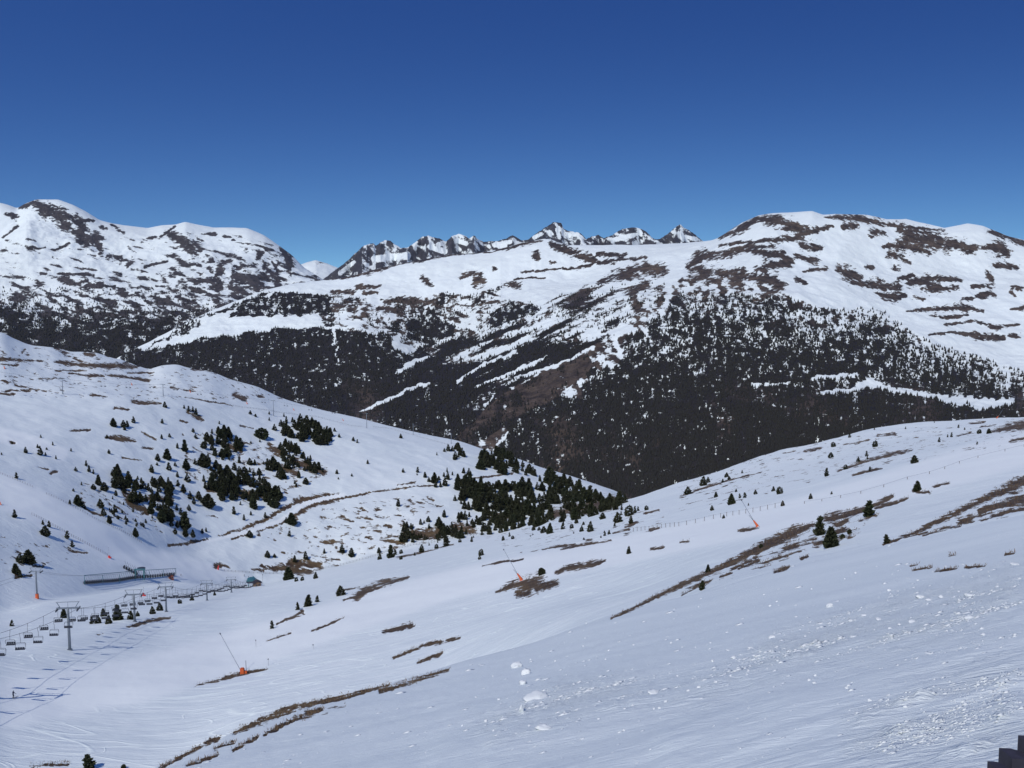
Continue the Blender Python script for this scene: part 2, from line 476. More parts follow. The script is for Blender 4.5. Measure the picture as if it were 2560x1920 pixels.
# long wind-carved drifts
DR = [(15, [(-200,1060,24),(0,985,30),(400,835,28),(800,672,26),(1250,562,20),(1640,455,12)]), (15, [(250,1075,26),(800,870,32),(1200,712,26),(1600,600,14)]), (15, [(450,660,18),(800,545,24),(1080,492,10)]),
      (8, [(450,960,16),(650,900,26),(930,900,10)]), (8, [(560,600,26),(640,590,16),(880,520,8)]), (8, [(-100,1330,30),(600,1150,36),(1100,980,26),(1700,800,12)]), (8, [(300,1540,4),(800,1370,26),(1300,1180,30),(2200,900,24)])]
Zg = Zg + (Rg < 60) * 0.15 * blur(smooth(0.10, 0.95, stroke_field(PXg, PYg, DR, 1.4)), 6, 2) * (0.75 + 0.5 * fbm(U / 1.5, V / 0.4, 3, 35))
midw = smooth(40, 110, Rg) * (1 - smooth(430, 640, Rg))
Zg = Zg + midw * (0.55 * fbm(Xg / 34, Yg / 34, 4, 41) + 0.12 * fbm(Xg / 6, Yg / 6, 3, 42))
farw = smooth(520, 800, Rg) * (1 - 0.75 * smooth(1250, 1420, Rg))
Zg = Zg + farw * (3.6 * fbm(Xg / 95, Yg / 120, 4, 51) + 0.9 * ridged(Xg / 42, Yg / 60, 3, 55))
bcw = smooth(560, 700, Rg) * smooth(1000, 1400, PXg)
Zg = Zg - farw * bcw * (2.2 * fbm(Xg / 95, Yg / 120, 4, 51)) * (Rg < 950)
PXg, PYg = project(Xg, Yg, Zg)

# bare ground traced from the photograph, as patches lying on the terrain
GS = [
 (6, [(0,1320,14),(130,1260,18),(300,1190,20),(450,1110,24),(600,1040,30),(750,970,34),(850,930,16)]), (6, [(950,890,28),(1080,860,24),(1200,825,16)]),
 (6, [(1250,800,14),(1360,745,10)]), (6, [(1260,820,12),(1400,780,14),(1450,760,8)]), (6, [(1500,715,10),(1590,720,12)]), (6, [(1640,680,10),(1740,655,9)]),
 (6, [(480,1140,9),(520,1100,9)]), (6, [(680,1080,18),(760,1065,13)]), (6, [(540,1170,9),(640,1130,8)]), (6, [(780,1145,12),(820,1130,10)]), (6, [(970,985,16),(1060,955,16)]),
 (6, [(860,1060,10),(920,1040,14)]), (6, [(1030,1010,13)]), (6, [(1090,1010,11)]), (6, [(610,1230,12),(660,1215,15),(700,1200,7)]), (6, [(330,1215,8),(460,1160,9)]),
 (6, [(380,1210,8),(500,1155,9)]), (6, [(1190,870,10),(1260,870,8)]), (6, [(1000,930,14),(1080,905,10)]), (6, [(90,1330,10),(200,1290,8)]), (6, [(260,1265,8),(330,1240,7)]),
 (6, [(1310,1055,8),(1500,985,13),(1700,890,17),(1900,790,21),(2050,720,26),(2212,650,34),(2500,540,44)]), (6, [(1800,910,16),(1860,900,26)]), (6, [(1930,850,18),(2060,800,24),(2200,770,24)]),
 (6, [(2000,880,10),(2120,840,14),(2212,830,12)]), (6, [(1560,1000,6),(1700,950,8),(1800,940,8)]),
 (6, [(1010,585,7),(1180,525,9),(1350,475,13),(1490,448,6)]), (6, [(1110,610,5),(1230,580,11),(1300,568,4)]), (6, [(1270,355,6),(1390,345,9)]), (6, [(1050,415,4),(1220,385,4)]),
 (6, [(2010,330,9),(2120,300,26),(2212,285,32),(2500,260,30)]), (6, [(2120,390,6),(2212,375,7)]), (6, [(800,460,7),(905,435,9)]), (6, [(1860,275,5),(1960,270,5)]), (6, [(1780,360,5),(1870,335,6)]),
 (6, [(370,970,5),(430,960,11),(500,950,6)]), (6, [(0,1040,8),(60,1035,6)]), (6, [(0,750,7),(150,690,9),(300,650,7),(520,590,4)]), (6, [(1930,300,5),(2030,290,5)]),
 (5, [(230,1400,26),(290,1350,20),(400,1300,17),(560,1270,6)]), (5, [(150,1350,5),(260,1330,5)]), (5, [(1130,1365,6),(1250,1310,28),(1390,1290,48),(1330,1340,38)]),
 (5, [(1390,1330,32),(1510,1305,24)]), (5, [(1280,1370,26),(1330,1370,22)]), (5, [(1510,1240,9),(1600,1205,22),(1750,1185,20),(1830,1155,6)]),
 (5, [(1430,1090,5),(1520,1070,9),(1640,1050,4)]), (5, [(1040,1195,4),(1200,1165,5),(1310,1150,4)]), (5, [(2130,1085,7),(2212,1070,7)]),
 (5, [(420,1030,16),(540,1050,13)]), (5, [(440,1000,8),(500,1000,7)]), (5, [(550,990,26),(650,1000,32),(760,980,32)]), (5, [(870,940,26),(980,960,26)]),
 (5, [(0,790,13),(150,755,10),(350,715,7),(550,690,6),(720,675,5)]), (5, [(0,745,5),(100,738,4)]), (5, [(440,690,5),(620,655,6)]), (5, [(960,635,5),(1240,600,6)]),
 (5, [(500,1145,5),(700,1095,7),(860,1055,5)]), (5, [(1960,945,9),(2040,910,6)]), (5, [(2090,855,9),(2180,835,6)]), (5, [(1890,985,5),(1990,960,5)]), (5, [(2110,960,6),(2170,950,5)]),
 (5, [(1500,860,30),(1700,820,40),(1900,780,40)]), (5, [(1100,870,20),(1300,880,26)]), (5, [(1820,560,10),(1900,600,12)]),
 (5, [(690,750,7),(730,770,8)]), (5, [(265,825,7),(310,845,5)]), (5, [(290,1010,8),(330,1015,9)]), (5, [(410,930,7),(460,945,7)]), (5, [(340,970,9),(400,975,8)]), (5, [(50,1150,6),(130,1150,6)]),
 (5, [(20,1040,10),(80,1030,8)]), (5, [(280,890,6),(330,900,4)]), (5, [(620,780,6),(670,795,5)]), (5, [(160,890,8),(220,910,5)]),
 (4, [(1090,1060,9),(1200,1050,11),(1330,1020,7)]), (4, [(1400,1000,5),(1550,960,10),(1700,900,13),(1850,810,13),(1900,790,9)]),
 (4, [(1480,1025,4),(1620,980,8),(1800,920,10),(1900,870,15),(2000,800,19),(2212,755,13)]), (4, [(1900,780,18),(2050,750,20),(2200,735,8)]),
 (4, [(800,700,24),(850,790,30),(950,840,24)]), (4, [(960,760,20),(1100,770,22)]), (4, [(1740,430,26),(1800,470,22)]), (4, [(1900,520,30),(2080,590,22)]), (4, [(1820,560,20),(1900,600,18)]),
 (4, [(1450,420,20),(1540,450,18)]), (4, [(1350,700,18),(1500,720,20),(1700,740,20)]), (4, [(740,178,9),(830,188,7)]), (4, [(850,140,13),(1030,150,9)]), (4, [(460,320,9),(580,320,7)]),
 (4, [(690,365,11),(780,375,17),(870,390,9)]), (4, [(590,100,6),(690,103,5)]), (4, [(0,85,9),(90,90,6)]), (4, [(30,70,5),(200,65,9)]), (4, [(910,330,7),(1000,380,9)]), (4, [(920,430,7),(990,445,7)]),
 (4, [(70,400,9),(100,405,6)]), (4, [(1500,90,13),(1580,120,19)]), (4, [(1650,100,9),(1700,110,6)]), (4, [(1385,1195,16),(1420,1190,16)]), (4, [(1440,1190,9),(1490,1215,6)]),
 (4, [(1680,1190,11),(1760,1215,13)]), (4, [(1620,1215,8),(1700,1225,9)]), (4, [(1780,1210,23),(1850,1205,32),(1950,1230,22),(2010,1235,9)]), (4, [(1870,1170,26),(2050,1190,26)]),
 (4, [(2070,1040,8),(2130,1050,10)]), (4, [(1800,1105,6),(1860,1115,5)]), (4, [(325,600,7),(360,588,11)]), (4, [(240,555,4),(310,570,4)]), (4, [(530,810,9),(600,855,8),(690,885,5)]),
 (4, [(1210,200,10),(1300,255,12)]), (4, [(1160,260,7),(1210,275,7)]), (4, [(1550,290,6),(1620,310,4)]), (4, [(1180,350,6)]), (4, [(460,1105,7),(560,1110,6)]), (4, [(215,1190,10),(285,1200,8)]),
 (4, [(100,1100,9),(140,1105,8)]), (4, [(100,1265,10),(200,1255,8)]), (4, [(1330,870,6),(1400,880,6)]), (4, [(780,500,5),(910,515,5)]),
 (1, [(350,1165,7),(450,1180,15),(600,1190,17),(800,1195,21),(880,1200,11)]), (1, [(0,1150,13),(280,1165,5)]), (1, [(820,1240,6),(980,1240,6)]), (1, [(440,1245,5),(600,1255,9),(670,1260,5)]),
 (1, [(680,1250,6),(850,1270,9),(960,1290,7)]), (1, [(1230,1210,11),(1330,1215,16),(1390,1230,11)]), (1, [(350,1080,9),(420,1110,11)]), (1, [(550,1115,16),(600,1120,13)]),
 (1, [(90,1320,5),(300,1355,6)]), (1, [(350,1225,4),(560,1225,5)]), (1, [(480,1145,8),(530,1165,8)]), (1, [(0,1180,5),(120,1190,4)]), (1, [(140,1110,9),(160,1090,7)]), (1, [(690,1130,10),(760,1145,6)]),
 (1, [(250,1275,3),(400,1275,4)]), (1, [(0,1290,4),(60,1300,4)]), (1, [(1100,1330,3),(1300,1370,4)]), (1, [(1190,1395,4),(1500,1450,4)]),
 (7, [(800,510,5),(950,470,11),(1100,445,6)]), (7, [(1250,888,4),(1400,850,9),(1550,810,13),(1720,770,5)]),
 (7, [(1030,1415,10),(1200,1320,10),(1350,1240,16),(1420,1220,8)]), (7, [(1500,1190,8),(1550,1165,14),(1700,1100,17),(1850,1040,19),(2000,1000,17),(2212,960,14),(2400,905,12),(2500,880,10)]), (0, [(950,1727,5),(1000,1712,6),(1060,1694,5),(1120,1676,3)]),
 (7, [(1380,1290,8),(1500,1250,8)]), (7, [(1700,1200,8),(1850,1120,12),(2060,1040,14)]), (7, [(1500,1300,7),(1650,1220,9)]), (7, [(1200,1400,8),(1400,1330,8)]),
 (7, [(1720,600,4),(1870,545,5)]), (7, [(2000,530,4),(2212,450,5)]), (7, [(1780,490,5),(1950,400,6)]), (7, [(1850,460,4),(1950,420,4)]), (7, [(200,1412,10),(330,1395,10),(440,1390,5)]),
 (7, [(620,555,3),(660,548,3)]),
 (0, [(1528,1546,2.5),(1580,1522,4),(1640,1492,6),(1705,1462,7)]), (0, [(960,1580,4),(1025,1563,7),(1030,1562,4)]), (0, [(985,1645,3),(1060,1612,5),(1150,1595,3)]), (0, [(1045,1655,3),(1105,1632,5)]), (0, [(860,1500,3),(1020,1442,4)]), (0, [(1400,1372,2),(1440,1364,4),(1530,1350,2)]),
 (8, [(1490,145,2),(1560,132,5),(1620,125,2)]), (8, [(1640,150,3),(1720,140,5),(1780,130,2)]), (8, [(1830,125,2),(1900,119,4),(1960,115,2)]), (8, [(1480,115,2),(1530,108,4)]), (8, [(2090,40,5),(2150,30,5)]), (8, [(1730,45,3),(1770,40,3)]),
]
far_ = smooth(90, 200, Rg)
gnx = fbm(Xg / 16, Yg / 16, 4, 65) * 9; gny = fbm(Xg / 16, Yg / 16, 4, 66) * 4
bare = stroke_field(PXg + gnx * far_, PYg + gny * far_, GS, 1.05, 1.8)
bare = bare + (bare > 0.04) * (0.42 * fbm(PXg / 13, PYg / 4.5, 3, 67) + 0.20 * fbm(PXg / 40, PYg / 16, 2, 68))
# scattered small stones and tussocks where the photograph is speckled
SPK = [(6, [(0,1330),(300,1210),(600,1070),(860,940),(1000,900),(1260,850),(1120,1010),(900,1080),(700,1150),(300,1290),(0,1400)], .50),
       (6, [(1450,1010),(1700,900),(2212,690),(2212,870),(1870,915),(1700,970)], .52),
       (7, [(1030,1415),(1350,1250),(1700,1110),(2212,960),(2212,1020),(1800,1190),(1500,1310),(1200,1415)], .46),
       (5, [(0,820),(600,740),(800,800),(500,960),(560,1060),(400,1120),(0,1130)], .46), (4, [(1250,330),(1560,370),(2100,600),(1900,720),(1500,820),(1150,560)], .47),
       (4, [(1500,980),(1900,880),(2212,1000),(2212,1200),(1900,1200),(1850,1050)], .42), (4, [(0,1000),(500,1080),(560,1130),(100,1230),(0,1150)], .40),
       (4, [(560,620),(800,790),(1000,900),(1050,990),(700,880),(480,760)], .45), (1, [(0,1060),(350,1080),(700,1150),(1350,1230),(1900,1415),(1000,1415),(0,1390)], .38),
       (6, [(0,660),(700,430),(1300,320),(2212,250),(2212,420),(1200,560),(300,800),(0,840)], .36), (5, [(1000,1000),(2212,800),(2212,960),(1300,1120)], .36)]
sp = fbm(Xg / 7, Yg / 9, 4, 61) * 0.8 + fbm(PXg / 26, PYg / 9, 3, 63) * 0.45
for c, P, lv in SPK:
    msk = poly_mask(PXg + 10 * fbm(Xg / 20, Yg / 20, 2, 64), PYg, c, P)
    bare = np.maximum(bare, np.where(msk, np.clip(0.5 + 1.1 * (sp - (0.68 - lv)), 0, 1), 0))
# the cleared road stays white between its banks
road = stroke_field(PXg, PYg, [(4, [(1340,1035,10),(1600,975,11),(1800,905,12),(1880,850,14),(1960,795,15),(2080,760,12),(2212,735,10)]), (5, [(0,768,9),(150,740,9),(350,702,9),(550,678,8),(720,660,7)])], 1.05)
bare = np.where(road > 0.55, 0, bare)
# groomed pistes
groom = stroke_field(PXg, PYg, [(0, [(2700,1080,40),(2450,1150,42),(2200,1225,38),(2000,1280,34),(1700,1345,34),(1400,1405,34),(1150,1455,34),(900,1530,42),(600,1625,50),(350,1700,55),(0,1760,60),(-300,1800,60)]),
      (0, [(-100,1065,14),(60,1100,18),(150,1135,18)]), (0, [(-100,1180,40),(60,1250,40),(200,1320,40),(330,1390,34),(450,1420,30),(600,1440,12)]), (4, [(1340,1035,10),(1600,975,11),(1800,905,12),(1960,795,14),(2212,735,10)])], 1.0)
groom = smooth(0.35, 0.62, groom)
tracks = 1.0 * smooth(150, 200, Rg) * (1 - smooth(520, 700, Rg)) * (1 - 0.85 * groom) * (1 - 0.6 * smooth(1500, 1900, PXg)) + 0.25 * smooth(600, 700, Rg) * (1 - groom)
# bare ground lies a little lower than the snow around it
Zg = Zg - smooth(0.45, 0.62, bare) * np.clip(Rg * 0.0006, 0.03, 0.5)
ground = grid_mesh("snow_slope", Xg, Yg, Zg, dict(bare=bare, near=smooth(90, 35, Rg), groom=groom, tracks=tracks, rough=debris), ground_material())
PXg, PYg = project(Xg, Yg, Zg)

TG = Zg / np.maximum(Rg, 1e-6)
def hit(px, py):
    """first point of the near terrain behind a photograph point"""
    a, t = ray(px, py); a = float(a); t = float(t)
    c = np.interp(a, AZ, np.arange(len(AZ))); i = int(min(max(math.floor(c), 0), len(AZ) - 2)); f = c - i
    T = TG[i] * (1 - f) + TG[i + 1] * f
    idx = np.nonzero(T[20:] >= t)[0]
    if len(idx) == 0:
        j = 20 + int(np.argmax(T[20:])); r = ROWS[j]
    else:
        j = 20 + int(idx[0])
        t0, t1 = T[j - 1], T[j]
        r = ROWS[j - 1] + (ROWS[j] - ROWS[j - 1]) * ((t - t0) / (t1 - t0) if t1 > t0 else 0)
    z = height_ar(a, r)
    return Vector((r * math.sin(a), r * math.cos(a), z))
def height_ar(a, r):
    c = np.interp(a, AZ, np.arange(len(AZ))); i = int(min(max(math.floor(c), 0), len(AZ) - 2)); f = c - i
    q = np.interp(r, ROWS, np.arange(len(ROWS))); j = int(min(math.floor(q), len(ROWS) - 2)); g = q - j
    return float((Zg[i, j] * (1 - f) + Zg[i + 1, j] * f) * (1 - g) + (Zg[i, j + 1] * (1 - f) + Zg[i + 1, j + 1] * f) * g)
def gz(x, y):
    return height_ar(math.atan2(x, y), math.hypot(x, y))
def gslope(x, y, d=1.0):
    return Vector((-(gz(x + d, y) - gz(x - d, y)) / (2 * d), -(gz(x, y + d) - gz(x, y - d)) / (2 * d), 1)).normalized()
# ------------------------------------------------------------------ the mountains across the valley
def sheet(lines, px0, px1, ncol, seg):
    """loft through control lines given from the crest towards the viewer; returns X, Y, Z grids"""
    px = np.linspace(px0, px1, ncol)
    az = ray(px, np.full(px.shape, 750.0))[0]
    Rk, Zk = [], []
    for L in lines:
        a, r, z = line(L)
        Rk.append(np.interp(az, a, r)); Zk.append(np.interp(az, a, z))
    Rk = np.stack(Rk)[::-1]; Zk = np.stack(Zk)[::-1]          # near to far
    for i in range(1, len(Rk)):
        Rk[i] = np.maximum(Rk[i], Rk[i - 1] + 20)
    # behind the crest the ground falls away
    Rk = np.vstack([Rk, Rk[-1] + 350, Rk[-1] + 1500]); Zk = np.vstack([Zk, Zk[-1] - 160, Zk[-1] - 800])
    seg = list(seg) + [6, 4]
    u = np.concatenate([np.linspace(i, i + 1, n, endpoint=False) for i, n in enumerate(seg)] + [[len(seg)]])
    R = np.stack([np.interp(u, np.arange(len(Rk)), Rk[:, c]) for c in range(ncol)])
    Z = np.stack([pchip(Rk[:, c], Zk[:, c], R[c]) for c in range(ncol)])
    return R * np.sin(az)[:, None], R * np.cos(az)[:, None], Z, u

def smooth_cols(Z, w):
    k = np.hanning(w + 2)[1:-1]; k /= k.sum()
    p = np.pad(Z, ((w // 2, w // 2), (0, 0)), 'edge')
    return sum(kk * p[i:i + len(Z)] for i, kk in enumerate(k))

# ---- middle mountain with the forest
MC = [(-200,1150,4300),(150,960,4500),(319,889,4600),(389,847,4650),(467,808,4700),(525,780,4800),(583,757,4900),(661,726,5000),(739,709,5100),(800,702,5150),(878,692,5200),(955,671,5250),(1033,654,5300),
      (1130,636,5350),(1189,634,5400),(1247,624,5400),(1305,609,5400),(1360,598,5400),(1375,599,5380),(1422,613,5300),(1500,613,5350),(1578,613,5450),(1660,611,5550),(1700,609,5550),(1778,602,5500),(1793,597,5450),
      (1855,558,5350),(1894,541,5300),(1933,535,5250),(2030,530,5200),(2058,539,5250),(2089,536,5300),(2167,539,5400),(2217,550,5450),(2264,549,5500),(2361,572,5550),(2419,560,5600),(2458,566,5600),(2517,591,5650),(2560,601,5700),(3200,650,5800)]
ML2 = [(-200,1155,4250),(319,894,4550),(525,800,4700),(661,768,4780),(878,738,4900),(1033,722,4900),(1160,700,4950),(1250,735,4650),(1330,700,4800),(1450,700,4850),(1600,672,4800),(1750,665,4550),(1900,640,4400),(2100,670,4550),(2300,690,4750),(2560,700,4950),(3200,760,4950)]
ML3 = [(-200,1160,4150),(319,902,4450),(525,850,4450),(661,838,4420),(800,842,4350),(900,838,4250),(980,860,4250),(1050,870,4350),(1150,845,4350),(1250,820,4150),(1400,790,3950),(1600,770,3800),(1800,775,3700),(2000,790,3700),(2200,820,3850),(2400,860,3950),(2560,890,3950),(3200,900,3950)]
ML4 = [(-200,1200,4000),(319,935,4250),(525,960,3950),(661,980,3850),(800,1000,3750),(900,1005,3700),(1033,990,3600),(1200,975,3450),(1400,960,3250),(1600,945,3150),(1800,945,3100),(2000,955,3100),(2150,968,3150),(2350,985,3300),(2560,1012,3200),(3200,1040,3200)]
ML5 = [(-200,1300,3600),(319,1020,3800),(800,1130,3150),(1040,1140,2950),(1200,1180,2800),(1540,1250,2600),(1800,1215,2550),(2100,1140,2600),(2350,1105,2650),(2560,1100,2700),(3200,1110,2700)]
ML6 = hid((-200, 3000, -850), (319, 2950, -820), (1200, 2500, -760), (1800, 2350, -740), (2560, 2350, -720), (3200, 2350, -720))
Xm, Ym, Zm, um = sheet([MC, ML2, ML3, ML4, ML5, ML6], 120, 2760, 830, [14, 74, 84, 84, 84])
inner = smooth(0.3, 1.2, um)[None, :] * (1 - 0.80 * smooth(4.2, 5.0, um))[None, :]
Zc = smooth_cols(Zm, 17)
Zm = Zc * (1 - smooth(4.5, 5.0, um)[None, :]) + Zm * smooth(4.5, 5.0, um)[None, :]
dv = (Xm * 0.86 - Ym * 0.5, Xm * 0.5 + Ym * 0.86)
Zm = Zm + inner * (20 * ridged(dv[0] / 520, dv[1] / 900, 4, 71) + 13 * fbm(Xm / 190, Ym / 260, 4, 75) + 4.5 * ridged(Xm / 70, Ym / 100, 3, 79))
Zm = Zm + (1 - inner) * 1.5 * fbm(Xm / 60, Ym / 90, 3, 77)
PXm, PYm = project(Xm, Ym, Zm)
MS = [
 (3,[(480,120,15),(600,130,35),(700,160,35),(830,200,20)]),(3,[(940,110,8),(1100,110,20),(1250,140,22),(1380,165,12),(1700,195,7)]),(3,[(250,250,10),(380,190,25),(480,130,22)]),
 (3,[(250,290,7),(450,270,11),(700,250,20),(900,190,18),(980,170,10)]),(3,[(60,420,25),(150,360,35),(300,350,25),(450,300,20),(600,300,15)]),(3,[(400,320,12),(650,350,25),(720,400,30),(560,430,35),(500,440,20)]),
 (3,[(780,290,20),(860,310,35),(900,310,22)]),(3,[(740,360,15),(880,390,22)]),(3,[(260,470,30),(400,480,35),(340,520,32)]),(3,[(470,500,30),(600,520,35),(650,560,30),(560,600,22)]),(3,[(110,440,30),(180,480,40),(90,520,30)]),
 (3,[(750,500,15),(800,540,12)]),(3,[(800,460,10),(950,440,12)]),(3,[(1050,165,20),(1150,170,18)]),(3,[(1240,210,25),(1310,215,20)]),(3,[(1420,180,30),(1480,240,55),(1600,260,55),(1720,280,42),(1900,315,26)]),
 (3,[(1300,300,10),(1420,290,32),(1600,340,16)]),(3,[(1350,350,20),(1430,375,20),(1480,405,12)]),(3,[(1980,200,12),(2100,235,18),(2212,280,24),(2400,330,24)]),(3,[(1950,310,20),(2050,310,45),(2100,345,28)]),
 (3,[(2020,420,15),(2160,430,22)]),(3,[(1980,460,20),(2000,510,16)]),(3,[(1020,430,16),(1080,480,42),(1160,500,22)]),(3,[(1100,525,10),(1250,550,32),(1400,560,26)]),(3,[(1270,600,10),(1350,620,32),(1440,620,16)]),
 (3,[(1500,620,15),(1560,640,12)]),(3,[(1480,530,25),(1600,540,48),(1680,570,32),(1770,560,22)]),(3,[(1650,500,13),(1800,520,16)]),(3,[(1200,430,16),(1240,435,16)]),(3,[(1400,510,16),(1490,485,16)]),(3,[(1380,440,20),(1410,440,16)]),
 (3,[(1460,715,6),(1650,700,16),(1800,690,24),(1950,715,9)]),(3,[(1600,740,7),(1700,760,11),(1850,740,7)]),(3,[(1700,800,7),(1900,780,9),(2030,820,16),(2180,800,6)]),(3,[(1600,870,6),(1750,850,7),(1900,870,24),(2080,890,16)]),
 (3,[(2120,870,12),(2180,880,16)]),(3,[(1820,635,13),(1880,635,11)]),(3,[(1910,620,12),(1990,600,24),(2030,620,12)]),(3,[(1880,555,11),(2010,545,16)]),(3,[(2130,700,6),(2212,690,16)]),(3,[(2140,560,11),(2200,570,13)]),
 (3,[(2120,590,11),(2150,620,9)]),(3,[(250,960,9),(330,970,36),(430,960,16)]),(3,[(470,1200,9),(750,1160,16),(900,1150,11)]),(3,[(900,1120,22),(1000,1120,26)]),(3,[(1130,1215,7),(1350,1210,13),(1600,1250,6)]),(3,[(1700,1250,9),(1850,1265,11)]),
 (2,[(0,510,4),(150,500,8),(300,470,13),(500,410,9),(700,375,11),(850,350,6),(1100,335,5),(1300,285,11),(1430,258,6)]),(2,[(1480,280,16),(1550,310,28),(1680,360,32),(1750,390,26)]),(2,[(1390,350,20),(1400,375,22)]),
 (2,[(1480,400,9),(1510,400,9)]),(2,[(1290,465,6),(1500,445,7),(1650,440,11),(1750,410,12)]),(2,[(1780,410,11),(1950,380,12),(2100,370,9)]),(2,[(1250,510,5),(1450,500,6)]),(2,[(1790,350,16),(1960,355,12)]),
 (2,[(910,500,16),(960,470,16),(1040,480,16),(1020,520,36),(990,545,22)]),(2,[(1200,550,20),(1260,550,26)]),(2,[(1120,435,13),(1135,440,9)]),(2,[(660,500,18),(700,540,20),(720,555,12)]),(2,[(240,560,13),(380,555,16)]),
 (2,[(80,590,11),(210,590,16)]),(2,[(280,600,11),(370,595,11)]),(2,[(100,690,26),(150,690,22)]),(2,[(190,700,20),(220,710,22)]),(2,[(420,660,20),(500,640,26),(640,660,22)]),(2,[(380,700,16),(520,700,32)]),
 (2,[(1790,530,11),(1900,490,32),(2050,450,42),(2200,440,38)]),(2,[(1680,590,26),(1720,590,22)]),(2,[(1990,600,26),(2100,540,22)]),(2,[(2020,640,30),(2050,720,30)]),(2,[(1150,615,8),(1060,590,8),(980,680,10)]),(2,[(690,660,12),(780,690,14)]),
]
wxm = PXm + 5 * fbm(Xm / 60, Ym / 90, 3, 91); wym = PYm + 4 * fbm(Xm / 60, Ym / 90, 3, 92)
bm = stroke_field(wxm, wym, MS, 1.05, 1.6)
sg_ = np.where(PXm > 1950, 1.0, -0.8)
bm = bm + (bm > 0.04) * (0.55 * fbm((PXm * .85 + sg_ * PYm * .55) / 14, (PYm * .85 - sg_ * PXm * .55) / 4.5, 3, 93) + 0.30 * fbm(PXm / 42, PYm / 18, 2, 94))
lat, hgt = (PXm - 1280) / F * 4300, Zm                       # metres across the face and up it
# streaks of thawed ground running down the shoulder, and thawed rock in the forest belt
dgu, dgv = lat * 0.83 + hgt * 0.55 * 1.6, -lat * 0.5 + hgt * 1.35
strk = fbm(dgu / 260, dgv / 38, 4, 95)
REG = dict(
 streaks=(2, [(640,950),(1000,860),(1350,700),(1700,560),(2212,430),(2212,700),(1700,960),(1250,1200),(900,1330),(300,1415),(100,1330)]),
 speck=(2, [(350,640),(800,600),(1350,640),(1400,730),(1000,860),(640,960),(500,900),(0,800),(0,600)]),
 butt=(3, [(-150,640),(100,420),(500,540),(760,640),(1000,720),(1250,740),(1500,900),(1200,1130),(400,1200),(-500,1300),(-900,1415),(-1500,1415),(-500,900)]),
 scree=(2, [(1180,1250),(1500,1080),(1700,990),(1780,1060),(1480,1290),(1250,1400),(1000,1500),(760,1650),(900,1500)]),
 low=(0, [(300,890),(640,830),(960,850),(1010,890),(1060,880),(1290,980),(1500,1000),(1900,960),(2100,1010),(2600,1010),(2800,1300),(300,1300)]))
reg = {k: poly_mask(wxm + 8 * fbm(Xm / 120, Ym / 160, 2, 97), wym + 8 * fbm(Xm / 120, Ym / 160, 2, 98), c, P) for k, (c, P) in REG.items()}
bm = np.maximum(bm, np.where(reg['streaks'], np.clip(0.5 + 1.5 * (strk - 0.10 + 0.40 * smooth(770, 960, PYm)), 0, 1), 0))
bm = np.maximum(bm, np.where(reg['speck'], np.clip(0.5 + 1.3 * (fbm(lat / 48, hgt / 20, 4, 101) - 0.12), 0, 1), 0))
rb = fbm(lat / 42 + hgt / 60, hgt / 30 - lat / 110, 4, 103)
bm = np.maximum(bm, np.where(reg['butt'], np.clip(0.5 + 1.4 * (rb - 0.02), 0, 1), 0))
bm = np.maximum(bm, np.where(reg['low'], np.clip(0.62 + 1.2 * fbm(lat / 45, hgt / 30, 4, 105), 0, 1), 0))
bm = np.where(reg['scree'], 0.95 - 0.5 * np.clip(fbm(lat / 50, hgt / 40, 3, 109) - 0.25, 0, 1) * 2, bm)
WHITE = [(3,[(900,1240,10),(1100,1225,16),(1200,1180,28),(1350,1215,14),(1550,1245,16),(1750,1290,30),(1950,1310,34),(2130,1300,22)]),(3,[(480,1195,10),(700,1175,8)]),(3,[(850,1150,14),(1130,1120,16)]),
         (2,[(1060,1320,8),(1110,1265,7)]),(5,[(1130,440,8),(1160,400,10),(1210,335,7)]),(2,[(250,1360,5),(480,1270,12),(560,1220,10),(700,1180,8)]),(2,[(500,1110,14),(560,1060,16),(700,1010,9)]),
         (2,[(880,1170,10),(1050,1060,12),(1250,980,14)]),(2,[(1000,1200,8),(1250,1110,12),(1450,1010,9)]),(2,[(1250,1150,8),(1600,1030,7)]),(2,[(90,830,8),(105,960,3),(115,1060,3)])]
wm = stroke_field(wxm + 7 * fbm(lat / 40, hgt / 30, 3, 107), wym + 5 * fbm(lat / 40, hgt / 30, 3, 108), WHITE, 1.0, 1.5)
wm = np.clip(wm + (wm > 0.05) * 0.45 * fbm(lat / 26, hgt / 14, 3, 112), 0, 1)
bm = np.where(wm > 0.5, np.minimum(bm, 0.9 - wm), bm)
fd = np.zeros(Xm.shape)
cl = fbm(lat / 120, hgt / 70, 4, 171)
fine_ = fbm(lat / 30, hgt / 26, 3, 173)
def fp(c, poly, v):
    global fd
    m = poly_mask(wxm + 26 * fbm(lat / 90, hgt / 60, 4, 175), wym + 17 * fbm(lat / 70, hgt / 60, 4, 176), c, poly)
    fd = np.where(m, np.maximum(fd, v), fd)
fp(0, [(319,880),(640,830),(700,822),(780,822),(900,826),(975,842),(1005,885),(1050,872),(1060,880),(1150,1020),(1200,1160),(300,1100)], 1.0)
fp(1, [(1560,770),(1900,720),(2130,740),(2110,860),(1700,880),(1480,880)], 0.85)
fp(1, [(840,1130),(1350,860),(1700,720),(1750,720),(1560,800),(1300,900),(1250,960),(950,1080)], 0.65)
fp(2, [(560,800),(700,720),(860,800),(870,880),(700,930),(570,900)], 0.9)
fp(2, [(430,780),(500,760),(500,850),(440,850)], 0.9)
fp(2, [(1050,800),(1200,650),(1380,680),(1390,720),(1150,830)], 0.8)
fp(2, [(950,710),(1050,600),(1180,540),(1050,640),(980,720)], 0.6)
fp(2, [(0,620),(60,600),(90,740),(0,740)], 0.8)
fd = np.where(reg['speck'], np.maximum(fd, np.clip(0.20 + 1.1 * cl, 0.03, 0.75)), fd)
